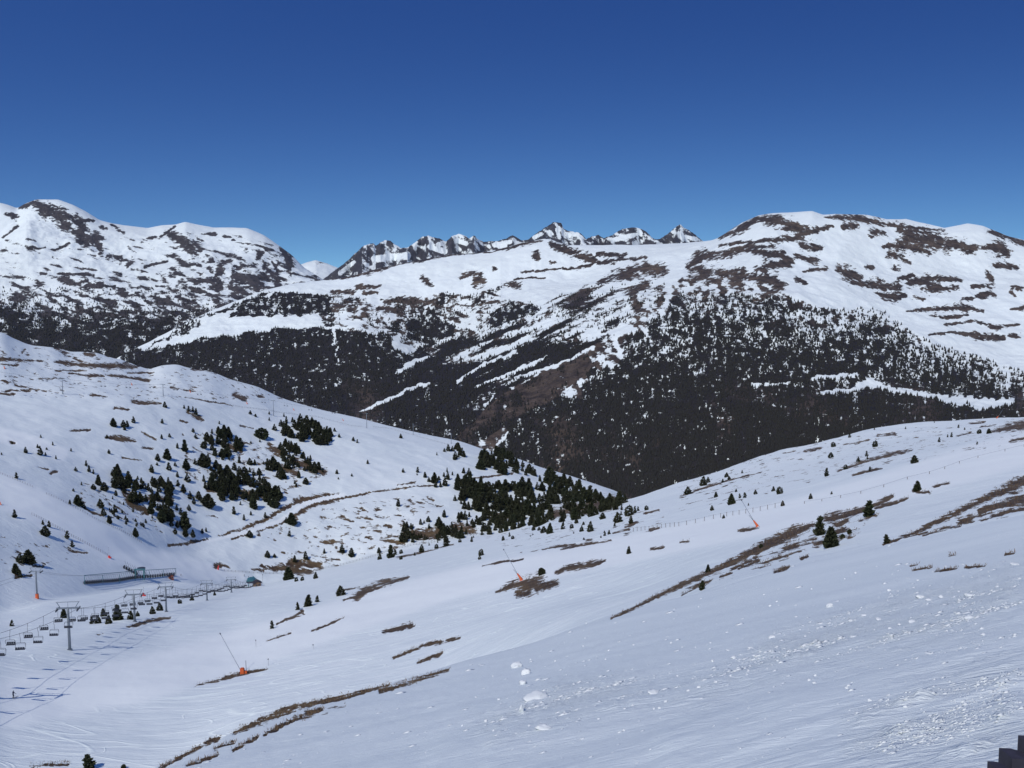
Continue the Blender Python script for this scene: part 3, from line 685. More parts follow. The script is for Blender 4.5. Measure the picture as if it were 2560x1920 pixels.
fd = np.where(reg['streaks'], np.maximum(fd, np.clip(0.35 + 2.0 * (strk - 0.02 + 0.30 * smooth(780, 960, PYm)), 0.0, 0.95) * np.clip((PYm - 690) / 130, 0.14, 1)), fd)
trl = np.interp(PXm, [1500,1700,1772,1972,2030,2128,2198,2283,2341,2439,2497,2560,2800], [860,733,730,745,772,772,772,834,862,889,912,930,960])
dn = np.clip((PYm - trl) / 130, 0, 1)
fd = np.where((PXm + 130 * fbm(lat / 130, hgt / 90, 3, 177) + (PYm - 850) * 0.9 > 1590) & (PYm > trl) & ~reg['streaks'], np.maximum(fd, np.clip(0.30 + 0.75 * dn ** .7 + 0.55 * cl, 0.05, 1)), fd)
fd = np.where((PYm > 1000), np.maximum(fd, 0.9), fd)
fd = np.where(reg['low'], np.maximum(fd, np.clip(0.72 + 0.5 * cl, 0.2, 1)), fd)
fd = np.where(reg['scree'], np.clip(0.10 + 1.3 * fbm(lat / 90, hgt / 60, 4, 110) + 0.5 * smooth(1000, 1080, PYm), 0.02, 0.8), fd)
scree2 = poly_mask(PXm, PYm, 5, [(1000, 420), (1180, 300), (1215, 330), (1120, 470), (1000, 480)])
fd = np.where(scree2, 0.02, fd)
fd0 = fd.copy()
fd = fd * np.clip(0.75 + 0.9 * fine_, 0.2, 1.3) * (1 - smooth(0.42, 0.58, wm))
fd = fd * (um[None, :] < 4.98)
bm = np.where((wm < 0.5) & ~reg['scree'], np.maximum(bm, np.clip(0.24 + 0.57 * fd0 * np.where(PXm > 1450, 0.50 + 0.5 * smooth(850, 990, PYm), 1) + 0.80 * fbm(lat / 20, hgt / 30, 4, 191) * (fd0 > 0.12), 0, 1)), bm)
thin_ = smooth(0.08, 0.36, fbm(lat / 260, hgt / 130, 4, 195)) * smooth(930, 1010, PYm)
fd = fd * (1 - 0.55 * thin_)
floor_w = smooth(0.25, 0.7, fd0) * (1 - 0.75 * thin_)
bm = np.clip(bm - 0.22 * np.clip(fbm(lat / 190, hgt / 110, 3, 197), -0.2, 0.6) * (fd0 > 0.3), 0, 1)
brn = np.clip(0.55 + 0.8 * fbm(lat / 240, hgt / 160, 3, 111), 0, 1)
brn = np.where(reg['scree'], 0.45, brn)
mmat = mountain_material("mid_mountain", 26.0, (0.072, 0.058, 0.054), (0.165, 0.122, 0.088), streak=(1, 1, 1.3), namp=0.55)
grid_mesh("forested_mountain", Xm, Ym, Zm, dict(bare=bm, brown=brn, dark_floor=floor_w), mmat)

# ---- mountain behind on the left
LC = [(-500,560,8200),(0,508,8000),(23,514,8000),(43,522,8000),(62,510,7950),(89,500,7900),(148,501,7900),(183,514,7900),(218,532,7900),(249,551,7900),(280,559,7900),(311,564,7900),(369,570,7850),(404,563,7800),(439,561,7800),
      (463,554,7750),(490,561,7750),(533,569,7750),(575,569,7700),(618,571,7650),(661,590,7600),(700,617,7550),(731,640,7500),(758,668,7450),(801,695,7400),(900,760,7300)]
LL2 = [(-500,650,7500),(0,615,7350),(70,560,7500),(150,600,7350),(230,640,7150),(300,630,7250),(463,640,7100),(620,660,6950),(731,692,6850),(801,706,6850),(900,775,6800)]
LL3 = [(-500,760,6600),(0,740,6600),(200,755,6400),(400,760,6300),(600,765,6200),(750,745,6350),(900,800,6300)]
LL4 = [(-500,880,5900),(0,865,5800),(200,895,5600),(310,910,5500),(450,865,5700),(600,835,5800),(900,850,5800)]
LL5 = hid((-500, 5000, -800), (900, 5000, -800))
Xl, Yl, Zl, ul = sheet([LC, LL2, LL3, LL4, LL5], -420, 900, 480, [14, 66, 80, 84])
Zl = smooth_cols(Zl, 7)
il = smooth(0.3, 1.2, ul)[None, :] * (1 - 0.9 * smooth(3.0, 4.0, ul))[None, :]
Zl = Zl + il * (46 * ridged((Xl - Yl * .3) / 620, (Yl + Xl * .3) / 900, 4, 121) + 20 * fbm(Xl / 180, Yl / 240, 4, 125) + 6 * ridged(Xl / 80, Yl / 110, 3, 127))
PXl, PYl = project(Xl, Yl, Zl)
latl = (PXl - 1280) / F * 7000
LS = [(1,[(130,175,12),(230,150,26),(300,200,45),(380,230,50),(430,290,40)]),(1,[(430,230,25),(520,280,35),(540,340,30)]),(1,[(470,340,14),(560,360,40),(620,380,35)]),(1,[(500,390,20),(560,400,18)]),(1,[(640,420,20),(650,470,18)]),
 (1,[(570,260,12),(600,265,12)]),(1,[(650,300,10),(690,315,8)]),(1,[(720,290,10),(790,335,12)]),(1,[(40,220,12),(90,235,22)]),(1,[(200,430,8),(240,440,12),(290,435,6)]),(1,[(340,455,6),(400,430,8),(440,410,10)]),(1,[(20,370,6),(110,300,9)]),
 (1,[(1070,340,14),(1120,360,30),(1200,410,42),(1240,440,40)]),(1,[(1260,420,25),(1290,450,20)]),(1,[(1030,370,9),(1120,300,9)]),(1,[(940,375,7),(1000,365,10)]),(1,[(1300,345,5),(1380,350,12)]),(1,[(1440,365,10),(1480,365,8)]),(1,[(1500,390,8)]),
 (1,[(1800,430,8),(1840,480,26),(1860,540,28),(1870,490,16)]),(1,[(1700,560,22),(1740,590,24),(1780,640,20)]),(1,[(1500,600,18),(1540,640,40),(1620,640,45),(1660,690,40)]),(1,[(1470,680,16),(1540,720,32),(1500,745,20)]),
 (1,[(1420,540,10),(1470,515,28)]),(1,[(1340,560,12),(1360,590,14)]),(1,[(1150,520,20),(1190,550,16)]),(1,[(1280,650,14),(1400,640,22),(1400,700,26)]),(1,[(550,690,20),(600,680,36),(650,680,26)]),(1,[(380,640,12),(480,670,18),(560,650,12)]),
 (1,[(680,680,10),(740,690,14)]),(1,[(370,600,8),(600,610,9)]),(1,[(260,600,8),(300,600,8)]),(1,[(930,560,10),(1000,540,12),(1080,520,10)]),(1,[(820,550,16),(860,520,12)]),(1,[(690,490,12),(780,500,14)]),(1,[(1750,520,6),(1790,600,10)])]
wl_x = PXl + 3 * fbm(Xl / 70, Yl / 90, 3, 131); wl_y = PYl + 3 * fbm(Xl / 70, Yl / 90, 3, 132)
bl = stroke_field(wl_x, wl_y, LS, 1.05, 1.5)
bl = bl + (bl > 0.04) * (0.45 * fbm(PXl / 9, PYl / 5, 3, 137) + 0.25 * fbm(PXl / 30, PYl / 16, 2, 138))
tq = smooth(0.0, 1.0, (PYl - 620 + 25 * fbm(latl / 500, Zl / 200, 3, 139)) / 170)
sl = fbm((latl * .9 - Zl * 1.4) / 150, (latl * 0.4 + Zl * 1.3) / 40, 4, 133)
bl = np.maximum(bl, np.clip(0.5 + 1.3 * (sl - 0.28 + 0.30 * tq), 0, 1) * (PYl > 590 + 20 * fbm(latl / 200, Zl / 100, 2, 134)))
regL = poly_mask(wl_x, wl_y, 1, [(1300, 480), (1650, 430), (1850, 450), (1880, 650), (1500, 830), (1000, 830), (1000, 600)])
bl = np.maximum(bl, np.where(regL, np.clip(0.5 + 1.3 * (fbm((latl + Zl) / 90, (Zl - latl * .3) / 60, 4, 136) - 0.12), 0, 1), 0))
bl = np.maximum(bl, np.clip(0.5 + 1.5 * (fbm(latl / 90, Zl / 50, 4, 141) - 0.28 + 0.5 * smooth(760, 850, PYl)), 0, 1) * (PYl > 735))
fl = np.clip((PYl - (752 + 20 * fbm(latl / 150, Zl / 90, 3, 181) - 30 * smooth(200, 0, PXl))) / 75, 0, 1)
fl = fl * np.clip(0.75 + 0.9 * fbm((latl - Zl) / 70, Zl / 160, 4, 183), 0.0, 1.2) * (PXl < 560) * (ul[None, :] < 3.95)
fl = np.maximum(fl, 0.10 * (PYl > 720) * (PXl < 500) * (ul[None, :] < 3.95))
bl = np.maximum(bl, np.clip(0.25 + 0.5 * fl + 0.7 * fbm(latl / 60, Zl / 60, 4, 193) * (fl > 0.15), 0, 1))
lmat = mountain_material("left_mountain", 40.0, (0.085, 0.078, 0.082), (0.105, 0.088, 0.080), namp=0.5)
grid_mesh("snowy_mountain", Xl, Yl, Zl, dict(bare=bl, brown=np.full(bl.shape, 0.4), dark_floor=smooth(0.2, 0.7, fl)), lmat)

# ---- jagged range and the white peak far behind
DC = [(700,760,10600),(780,720,10700),(816,694,10800),(847,671,10800),(878,644,10900),(905,619,10950),(917,615,10950),(924,613,10950),(934,610,10950),(940,617,10950),(950,609,10950),(963,602,11000),(975,603,11000),(987,613,11000),(1002,622,11000),(1018,621,11000),
      (1033,611,11000),(1043,605,11000),(1053,595,11050),(1072,590,11050),(1088,595,11050),(1099,597,11050),(1115,607,11100),(1130,593,11100),(1148,586,11100),(1165,593,11100),(1173,599,11100),(1185,593,11100),(1200,603,11100),(1212,607,11100),(1247,603,11100),
      (1267,597,11150),(1282,591,11150),(1305,603,11150),(1321,601,11150),(1344,584,11200),(1364,570,11200),(1375,564,11200),(1383,558,11200),(1403,560,11200),(1410,576,11200),(1422,580,11200),(1438,582,11200),(1453,587,11200),(1465,599,11200),(1480,593,11200),
      (1496,590,11200),(1508,597,11200),(1527,591,11200),(1558,574,11200),(1581,571,11200),(1601,574,11200),(1616,582,11200),(1636,601,11200),(1644,603,11200),(1655,596,11200),(1668,588,11200),(1682,575,11200),(1694,566,11200),(1701,563,11200),(1710,572,11200),(1724,578,11200),(1740,590,11200),(1753,601,11200),(1800,625,11200),(1950,680,11200)]
DL2 = [(p[0], p[1] + 30 + 14 * math.sin(p[0] * 0.11) , p[2] - 230 - 130 * math.sin(p[0] * 0.07)) for p in DC]
DL3 = [(p[0], 720, 9900) for p in DC]
DL4 = hid((700, 9000, -300), (1950, 9000, -300))
Xd, Yd, Zd, ud = sheet([DC, DL2, DL3, DL4], 740, 1900, 820, [6, 40, 44])
idd = smooth(0.5, 1.4, ud)[None, :] * (1 - 0.75 * smooth(2.3, 3.0, ud))[None, :]
Zd = Zd + idd * (40 * ridged(Xd / 230, Yd / 700, 3, 151) + 14 * ridged(Xd / 70, Yd / 220, 3, 153)) + 5.0 * ridged(Xd / 40, Yd / 300, 2, 157) * smooth(2.2, 3.0, ud)[None, :]
PXd, PYd = project(Xd, Yd, Zd)
gxd = np.gradient(Zd, axis=0) / np.maximum(np.abs(np.gradient(Xd, axis=0)), 1e-3)
crag = fbm(Xd / 75 + Zd / 160, Zd / 110, 4, 155)
bd = np.clip(0.63 + 0.9 * crag + 0.10 * np.clip(gxd, -2, 2) - 0.16 * smooth(30, 90, PYd - np.interp(PXd, [p[0] for p in DC], [p[1] for p in DC])), 0, 1)
DSN = [(2,[(880,260,18),(940,280,14)]),(2,[(1520,190,10),(1540,240,12)]),(2,[(1380,240,14),(1420,220,12)]),(2,[(700,300,14),(800,330,20)]),(2,[(1880,260,14),(2000,230,16),(2060,215,8)]),(2,[(1220,270,14),(1120,290,14)]),(2,[(350,380,22),(560,360,24)]),(2,[(130,470,14),(220,400,12)]),(0,[(1700,590,6),(1740,598,5)])]
ws_ = stroke_field(PXd, PYd, DSN, 1.0)
bd = np.where(ws_ > 0.45, np.minimum(bd, 0.75 - 0.6 * ws_), bd)
dmat = mountain_material("far_range", 55.0, (0.082, 0.078, 0.086), (0.085, 0.078, 0.08), namp=0.35)
grid_mesh("jagged_range", Xd, Yd, Zd, dict(bare=bd, brown=np.zeros(bd.shape)), dmat)
WC = [(640,720,13000),(700,690,13000),(750,662,13000),(770,655,13000),(789,651,13000),(816,658,13000),(840,668,13000),(900,690,13000),(960,720,13000)]
WL2 = [(p[0], p[1] + 35, 12300) for p in WC]
Xw, Yw, Zw, uw = sheet([WC, WL2, hid((600, 11600, -300), (1000, 11600, -300))], 640, 960, 120, [8, 30])
Zw = Zw + 18 * ridged(Xw / 300, Yw / 400, 3, 161) * smooth(0.6, 1.5, uw)[None, :] * (1 - 0.8 * smooth(1.5, 2.0, uw))[None, :]
grid_mesh("white_peak", Xw, Yw, Zw, dict(bare=np.clip(0.26 + 0.55 * fbm(Xw / 130, Zw / 90, 4, 163), 0, 1), brown=np.zeros(Xw.shape)), dmat)
# ------------------------------------------------------------------ vegetation
def needle_material(name, c0, c1):
    k = NT(name)
    tc = k.n("ShaderNodeTexCoord").outputs['Object']
    oi = k.n("ShaderNodeObjectInfo").outputs['Random']
    f = k.noise(tc, 9.0, 4, 0.7)
    c = k.mix(k.maprange(f, 0.3, 0.7), c0, c1)
    c = k.mix(k.math('MULTIPLY', oi, 0.35), c, (0.045, 0.038, 0.026))
    k.l(c, k.b.inputs['Base Color'])
    k.b.inputs['Roughness'].default_value = 0.85
    k.b.inputs['Specular IOR Level'].default_value = 0.1
    return k.m
MAT_NEEDLE = needle_material("pine_needles", (0.017, 0.024, 0.013), (0.052, 0.062, 0.032))
MAT_FOREST = needle_material("forest_needles", (0.010, 0.012, 0.013), (0.026, 0.028, 0.029))
MAT_BARK = simple_mat("pine_bark", (0.07, 0.052, 0.042), 0.9, 0, 0.4, 12)

def mesh_from(name, V, Fc, mats, midx=None, smooth_=False):
    me = bpy.data.meshes.new(name)
    me.from_pydata([tuple(v) for v in V], [], Fc)
    for m in mats: me.materials.append(m)
    if midx is not None: me.polygons.foreach_set("material_index", midx)
    if smooth_: me.polygons.foreach_set("use_smooth", [True] * len(me.polygons))
    me.update()
    return me

def crown_geo(rnd, wid, n, shape, low=0.06, lean=0.0):
    """many small needle sprays through the crown's volume, on whorls of boughs; height 1, half width wid"""
    V, Fc = [], []
    def prof(h):
        if shape == 'cone': return (1 - h) ** 0.8 * min(1, 0.55 + h * 4)
        if shape == 'round': return math.sqrt(max(0, 1 - (2 * h - 0.85) ** 2 / 1.4)) * (1 if h < .85 else (1 - h) / .15)
        if shape == 'ragged': return (1 - h) ** 0.6 * (0.65 + 0.35 * math.sin(h * 19 + wid * 40)) 
        return (1 - h ** 1.8) * min(1, 0.6 + h * 3)
    lob = [rnd.uniform(0.72, 1.22) for _ in range(9)]
    for i in range(n):
        h = low + (1 - low) * (rnd.random() ** 1.25)
        a = rnd.uniform(0, 2 * math.pi)
        q = a / (2 * math.pi) * 9; li = lob[int(q) % 9] * (1 - q % 1) + lob[(int(q) + 1) % 9] * (q % 1)
        rr = prof(h) * wid * li * (0.35 + 0.65 * rnd.random() ** 0.5)
        c = Vector((rr * math.cos(a) + lean * h, rr * math.sin(a), h + 0.02 * math.sin(a * 3)))
        s = rnd.uniform(0.075, 0.145) * (1.15 - 0.45 * h) * (0.6 + wid * 1.6)
        out = Vector((math.cos(a), math.sin(a), rnd.uniform(-0.15, 0.9))).normalized()
        tan = out.cross(Vector((rnd.uniform(-1, 1), rnd.uniform(-1, 1), rnd.uniform(-1, 1)))).normalized()
        b = len(V)
        V += [c - tan * s * 0.7, c + tan * s * 0.7, c + out * s * 1.3 + tan * s * 0.3, c + out.cross(tan) * s * 0.8]
        Fc += [(b, b + 1, b + 2), (b, b + 3, b + 1)] if i % 2 else [(b, b + 1, b + 2), (b + 1, b + 3, b + 2)]
    return V, Fc

def trunk_geo(rnd, top=0.9, rad=0.025, lean=0.0, limbs=5, wid=0.25):
    V, Fc = [], []
    def tube(p, q, r0, r1, n=6):
        d = (q - p).normalized(); u = d.orthogonal().normalized(); w = d.cross(u); b = len(V)
        for i in range(n):
            o = u * math.cos(2 * math.pi * i / n) + w * math.sin(2 * math.pi * i / n)
            V.append(p + o * r0); V.append(q + o * r1)
        for i in range(n):
            j = (i + 1) % n
            Fc.append((b + 2 * i, b + 2 * j, b + 2 * j + 1, b + 2 * i + 1))
    tube(Vector((0, 0, -0.08)), Vector((lean * .5, 0, 0.5)), rad, rad * 0.6)
    tube(Vector((lean * .5, 0, 0.5)), Vector((lean * top, 0, top)), rad * 0.6, rad * 0.15)
    for i in range(limbs):
        h = 0.12 + 0.6 * i / max(1, limbs); a = rnd.uniform(0, 6.28)
        p = Vector((lean * h, 0, h))
        tube(p, p + Vector((math.cos(a), math.sin(a), 0.35)) * wid * 0.7 * (1 - h * .6), rad * 0.3, rad * 0.08, 4)
    return V, Fc

VAR = []
for i, (w, n, shp, lean, low) in enumerate([(0.26, 420, 'cone', 0.0, 0.03), (0.32, 420, 'cone', 0.02, 0.02), (0.21, 360, 'cone', -0.02, 0.04), (0.40, 460, 'dome', 0.0, 0.0), (0.30, 420, 'dome', 0.03, 0.03),
                                        (0.52, 520, 'round', 0.0, 0.0), (0.34, 300, 'ragged', 0.08, 0.08), (0.25, 300, 'ragged', -0.05, 0.06)]):
    rnd = random.Random(100 + i)
    cv, cf = crown_geo(rnd, w, n, shp, low, lean)
    tv, tf = trunk_geo(rnd, 0.9, 0.028, lean, 6, w)
    crown = mesh_from("pine_crown", cv, cf, [MAT_NEEDLE])
    trunk = mesh_from("pine_trunk", tv, tf, [MAT_BARK])
    both = mesh_from("pine", cv + tv, cf + [tuple(x + len(cv) for x in f) for f in tf], [MAT_NEEDLE, MAT_BARK], [0] * len(cf) + [1] * len(tf))
    VAR.append((crown, trunk, both, w, cv, cf))

TREES = []      # px, base py, height px, region key, wanted width/height or None
def T(c, key, lst):
    s = CROPS[c][0]
    for t in lst:
        x, y = cpt(c, t[0], t[1])
        TREES.append([x, y, t[2] / s, key, t[3] if len(t) > 3 else None])
def P(c, key, poly, n, h):
    s = CROPS[c][0]
    pts = [cpt(c, *p) for p in poly]
    x0, x1 = min(p[0] for p in pts), max(p[0] for p in pts); y0, y1 = min(p[1] for p in pts), max(p[1] for p in pts)
    got = []; tries = 0
    while len(got) < n and tries < 12000:
        tries += 1
        x, y = random.uniform(x0, x1), random.uniform(y0, y1)
        if not poly_mask(np.array([x]), np.array([y]), 0, pts)[0]: continue
        hh = h / s * random.uniform(0.62, 1.2)
        yb = y + 0.35 * hh
        if any(abs(x - g[0]) < 0.16 * h / s and abs(yb - g[1]) < 0.14 * h / s for g in got): continue
        got.append((x, yb)); TREES.append([x, yb, hh, key, None])
T(11, 'hill', [(525,485,40),(680,582,45),(915,660,45),(1400,690,55),(1460,340,115),(1585,350,90),(1635,345,80),(1600,385,40),(1715,290,80),(2085,300,60),(2080,498,60),(2180,478,50),(155,565,40,.5),(330,680,75),(485,615,45),(515,705,110),(600,640,30),(585,715,45),
  (720,760,50),(20,705,30),(1110,850,75),(1145,925,90),(1200,950,60),(975,915,55),(215,1010,80),(1050,1095,45),(945,1175,40),(1375,490,45),(2120,95,75),(1770,1020,45)])
T(11, 'gully', [(1000,1355,145),(900,1340,60),(1075,1390,75),(1265,1090,140),(1340,1165,110),(1200,1150,70),(1290,1380,110),(1330,1480,90),(1480,1440,100),(1415,1585,90),(1490,1230,70),(1450,1275,40),(1710,1440,50),(1590,1350,40),(1960,1525,45),(1950,930,100),(2170,900,100),(2030,780,90),(2020,840,40),(2150,760,145)])
P(11, 'gully', [(1380,950),(1550,880),(1700,1030),(1990,1000),(2212,1000),(2212,1560),(2080,1550),(1800,1380),(1600,1200),(1450,1080)], 78, 108)
P(11, 'gully', [(1250,1420),(1500,1400),(1900,1540),(1950,1640),(1500,1640)], 20, 52)
T(4, 'run', [(95,885,45),(315,945,35),(290,1000,55),(430,1020,45),(465,1075,40),(275,930,25),(185,1180,80),(130,1175,50),(100,1245,60),(130,1270,40)])
T(4, 'gully', [(870,1005,60,.55),(1185,960,130),(1190,1005,60),(1125,990,40),(1240,1010,50),(1100,940,40),(1300,985,30),(1325,975,28),(700,920,50),(1060,900,80),(1040,910,90),(1080,905,80)])
T(4, 'road', [(1605,1010,40),(1860,1005,35),(1720,1140,40),(1765,1140,22),(1895,1170,40),(1965,1150,45),(2085,1115,30),(2200,1110,50),(1875,925,70),(1840,920,35)])
T(7, 'lift', [(410,450,60),(75,503,35),(590,488,45),(630,485,45),(700,488,50,.6),(755,465,95,.45),(665,440,45),(840,460,50),(885,440,30,.6),(980,425,45,.6),(1028,403,45),(1155,358,25,.8),(1235,338,30),(1380,305,22,.6)])
T(7, 'lower', [(1915,398,40),(1980,375,65),(2040,348,35),(1750,518,42),(2190,305,50),(1855,205,70),(2030,197,35,.55),(1945,210,22,.7),(1905,215,22,.7)])
T(12, 'clump', [(155,110,50),(215,140,70),(270,150,70),(310,190,90),(270,415,55),(305,490,60),(70,620,70),(165,660,170),(405,620,90),(550,720,120),(865,810,90),(1000,830,90),(1065,835,75),(650,770,50),(735,770,50),(185,890,150),(400,850,180),(465,800,110),(570,880,120),
  (620,960,150),(710,970,150),(800,900,100),(300,830,80),(70,990,70),(75,1110,90),(200,1050,110),(410,1050,90),(430,1140,100),(145,1190,110),(230,1270,100),(280,1340,100),(345,1280,110),(460,1370,180),(500,910,60),(40,850,50),(640,1290,110),(820,1280,90),
  (1050,1390,200),(1090,1280,100),(990,1300,80),(1330,1270,190),(800,1470,110),(925,1545,80),(1015,1480,55),(1200,1510,70),(60,1420,80),(215,1420,75),(110,1480,100),(160,1640,200),(70,1640,90),(880,1350,50),(1720,1080,90),(1630,1000,100),(1580,1080,50),(1600,1110,40),
  (1460,600,120),(1590,680,140),(1180,830,50),(610,310,45)])
P(12, 'clump', [(400,340),(560,400),(540,620),(380,600)], 10, 100)
P(12, 'clump', [(580,400),(740,370),(900,560),(850,680),(640,700),(580,560)], 30, 105)
P(12, 'clump', [(480,930),(700,990),(1130,930),(1230,1040),(1200,1200),(880,1260),(560,1200),(470,1100)], 60, 120)
P(12, 'clump', [(840,900),(1130,900),(1100,1000),(850,1000)], 8, 100)
P(12, 'clump', [(1210,1130),(1400,1100),(1420,1270),(1340,1380),(1200,1330)], 16, 120)
P(12, 'clump', [(1430,520),(1600,570),(1800,760),(1990,930),(1750,900),(1450,860),(1400,600)], 52, 90)
P(12, 'clump', [(1220,760),(1300,740),(1470,980),(1420,1040),(1230,900)], 15, 110)
T(12, 'stand', [(1400,340,90),(1320,390,85),(1430,460,80),(1510,440,110),(1250,265,45),(1250,185,40),(1440,215,50),(1005,185,55),(1075,215,40),(2090,405,50),(2150,480,50),(1665,235,30),(1800,240,30),(2120,950,60,.6),(2140,1020,30),(1130,540,40),(1015,560,35)])
P(12, 'stand', [(1480,240),(1600,210),(1730,240),(1850,300),(2000,380),(2110,520),(1950,560),(1600,480),(1480,440),(1400,400)], 55, 118)
T(12, 'round', [(1150,490,130,.95)])
T(13, 'wood', [(120,115,50,.6),(170,140,45),(730,80,55,.6),(305,410,50,.5),(100,570,35,.6),(1340,245,85,.5),(1290,255,45),(1195,300,40),(945,520,70),(940,555,30),(760,520,50),(1040,585,70,.55),(1160,650,130),(1090,640,60),(1180,710,70),(1220,615,50),(1285,575,55),(1325,515,55),
  (1335,610,90),(1300,690,100),(1395,555,45),(1240,710,70),(1540,530,70),(1610,560,90),(700,955,90,.5),(1425,885,70),(1505,925,50),(1290,1095,90,.5),(1085,1155,70),(1095,1240,60),(985,1190,70),(1030,1175,40),(885,1230,45),(1550,990,110),(1600,1000,100),(1660,990,90)])
P(13, 'wood', [(1390,200),(1480,180),(1560,300),(1420,400)], 12, 85)
P(0, 'wood', [(1200,1135),(1245,1128),(1320,1160),(1335,1182),(1370,1180),(1420,1203),(1450,1215),(1380,1212),(1300,1180),(1230,1178),(1190,1160)], 60, 23)
P(0, 'wood', [(1135,1190),(1170,1188),(1220,1205),(1260,1215),(1300,1208),(1340,1216),(1390,1220),(1430,1228),(1480,1230),(1540,1243),(1572,1248),(1540,1268),(1480,1285),(1400,1302),(1310,1312),(1250,1325),(1230,1295),(1200,1272),(1160,1248),(1135,1222)], 205, 26)
P(13, 'wood', [(1440,1060),(1800,1080),(1880,1000),(2080,1150),(2080,1270),(1800,1290),(1650,1200),(1440,1150)], 40, 92)
P(13, 'wood', [(720,1190),(860,1180),(930,1290),(900,1400),(750,1380),(700,1330)], 16, 92)
P(13, 'wood', [(930,1290),(1220,1330),(1220,1380),(930,1380)], 10, 60)
P(13, 'wood', [(1210,1150),(1400,1190),(1580,1290),(1560,1340),(1240,1350)], 18, 100)
T(13, 'lower', [(600,1620,150),(660,1580,60),(95,1600,90,.6),(450,1555,60,.6),(735,1565,45,.7),(460,1640,70),(1000,1545,80),(910,1590,35),(1190,1500,50,.7),(1320,1470,110),(1300,1420,70),(1490,1420,35,.8),(1640,1415,60),(2045,1395,50,.6),(2130,1345,45),(2170,1375,35,.8),(1765,1590,70,.65),
  (735,1640,40,.7),(1745,1640,35,.8),(1095,1460,30),(1205,1425,25),(1665,1360,20),(1775,1325,60)])
T(14, 'lower', [(820,1090,70),(900,1100,120,.5),(1065,1045,80),(1180,1035,50,.7),(1305,1075,65),(1420,1075,110,.5),(1575,915,70),(1770,960,110),(1940,970,80,.5),(1815,865,45),(1920,870,110,.7),(1990,840,80),(2140,800,50,.7),(1820,800,60),(2035,810,50),(1605,1130,55),(1660,1110,45),(1730,1010,40),
  (1915,1360,80,.5),(690,1060,60),(760,1060,40),(1240,970,60,.6),(1330,990,35),(650,1140,18),(680,1120,18),(1205,1100,16),(1335,1180,16),(1555,1155,16),(500,1030,60),(430,1050,70)])
T(14, 'gunpatch', [(790,1630,90,.75)])
T(6, 'bench', [(50,735,40),(150,680,50,.6),(330,800,60,.55),(230,755,30,.6),(360,720,18),(385,760,25),(418,757,28),(485,735,22),(600,715,25),(640,733,38,.7),(840,765,28,.6),(975,735,15),(660,810,28,.6),(440,808,14),(205,840,28,.6),(280,890,20),(970,500,28),(985,430,25,.8),(1255,430,32,.7),(1200,490,28),
  (1205,510,18),(1145,525,25),(1065,575,25,.7),(940,620,45),(1505,535,40),(1220,585,22),(1665,400,25),(1745,368,25),(1720,368,15),(1925,345,22,.8),(1985,345,25),(1790,308,15),(1830,320,12),(1910,415,14),(1090,370,22),(1250,320,12),(1450,315,12),(1635,275,10),(315,640,18),(275,660,20),(180,660,30,.6),(400,600,18),(300,625,25)])
T(6, 'ridge', [(895,1000,125),(970,1075,125),(1210,880,100),(1525,715,62),(180,1235,48),(140,1352,62,.6),(1330,1050,55,.7),(1045,1020,28,.7),(1090,990,30,.7),(520,1078,22,.8)])
T(7, 'corner', [(575,1418,86)])
T(7, 'corner2', [(795,1418,18,.8)])

LAB = {
 'hill': ('dark pine on the open snow of the hill across the valley', 'scattered pines on the hill across the valley'),
 'gully': ('dark pine in the dense band along the hill gully', 'pines along the gully'),
 'run': ('small dark pine beside the fenced piste left of the parked chairs', 'pines beside the fenced piste'),
 'road': ('pine on the snow below the cleared road with brown banks', 'pines below the cleared road'),
 'lift': ('bushy dark pine at the foot of the chairlift pylons', 'pines beneath the chairlift'),
 'lower': ('squat pine on the near slope along the valley wood edge', 'pines along the lower edge of the near slope'),
 'clump': ('dark pine in the loose clump above the cleared road', 'pines clumped above the cleared road'),
 'stand': ('dark pine in the tight stand below the slim crest pylons', 'pines in the stand near the crest'),
 'wood': ('dark pine of the wood where the two slopes meet', 'pines of the valley wood'),
 'bench': ('small dark pine dotted on the snow beyond the fenced piste', 'pines dotted beyond the piste'),
}
OWN = {('round', 0): 'big round single pine with broad crown on snow beside the hilltop stand', ('gunpatch', 0): 'bushy three-topped pine on the brown grass patch beside an orange snow lance',
       ('ridge', 0): 'tall ragged pine on the brown grass ridge, behind the broader pine', ('ridge', 1): 'broad dark pine below the brown grass ridge, largest of the ridge pines', ('ridge', 2): 'open-branched pine on the ridge with thin stems and snow between',
       ('ridge', 3): 'lone upright pine at the upper end of the brown ridge by the piste', ('ridge', 4): 'small spire-shaped pine on the lower end of the brown grass ridge', ('ridge', 5): 'ragged dwarf pine with snow lying in it below the brown ridge',
       ('ridge', 6): 'spiky pale bush at the tip of the second brown grass strip', ('ridge', 7): 'low dark bush right of the broad ridge pine', ('ridge', 8): 'low reddish dark bush uphill from the broad ridge pine', ('ridge', 9): 'tiny bush poking over the middle of the brown ridge',
       ('corner', 0): 'crooked dwarf pine with two tufts below the chairlift shadows', ('corner2', 0): 'tip of a small pine peeping over the near slope edge beside the crooked one'}
order = sorted(range(len(TREES)), key=lambda i: -TREES[i][2])
single = set(i for i in order if TREES[i][3] in ('round', 'gunpatch', 'ridge', 'corner', 'corner2'))
for i in order:
    if len(single) >= 300: break
    single.add(i)
cnt = {}
mass_V, mass_F = [], []
nv = 0
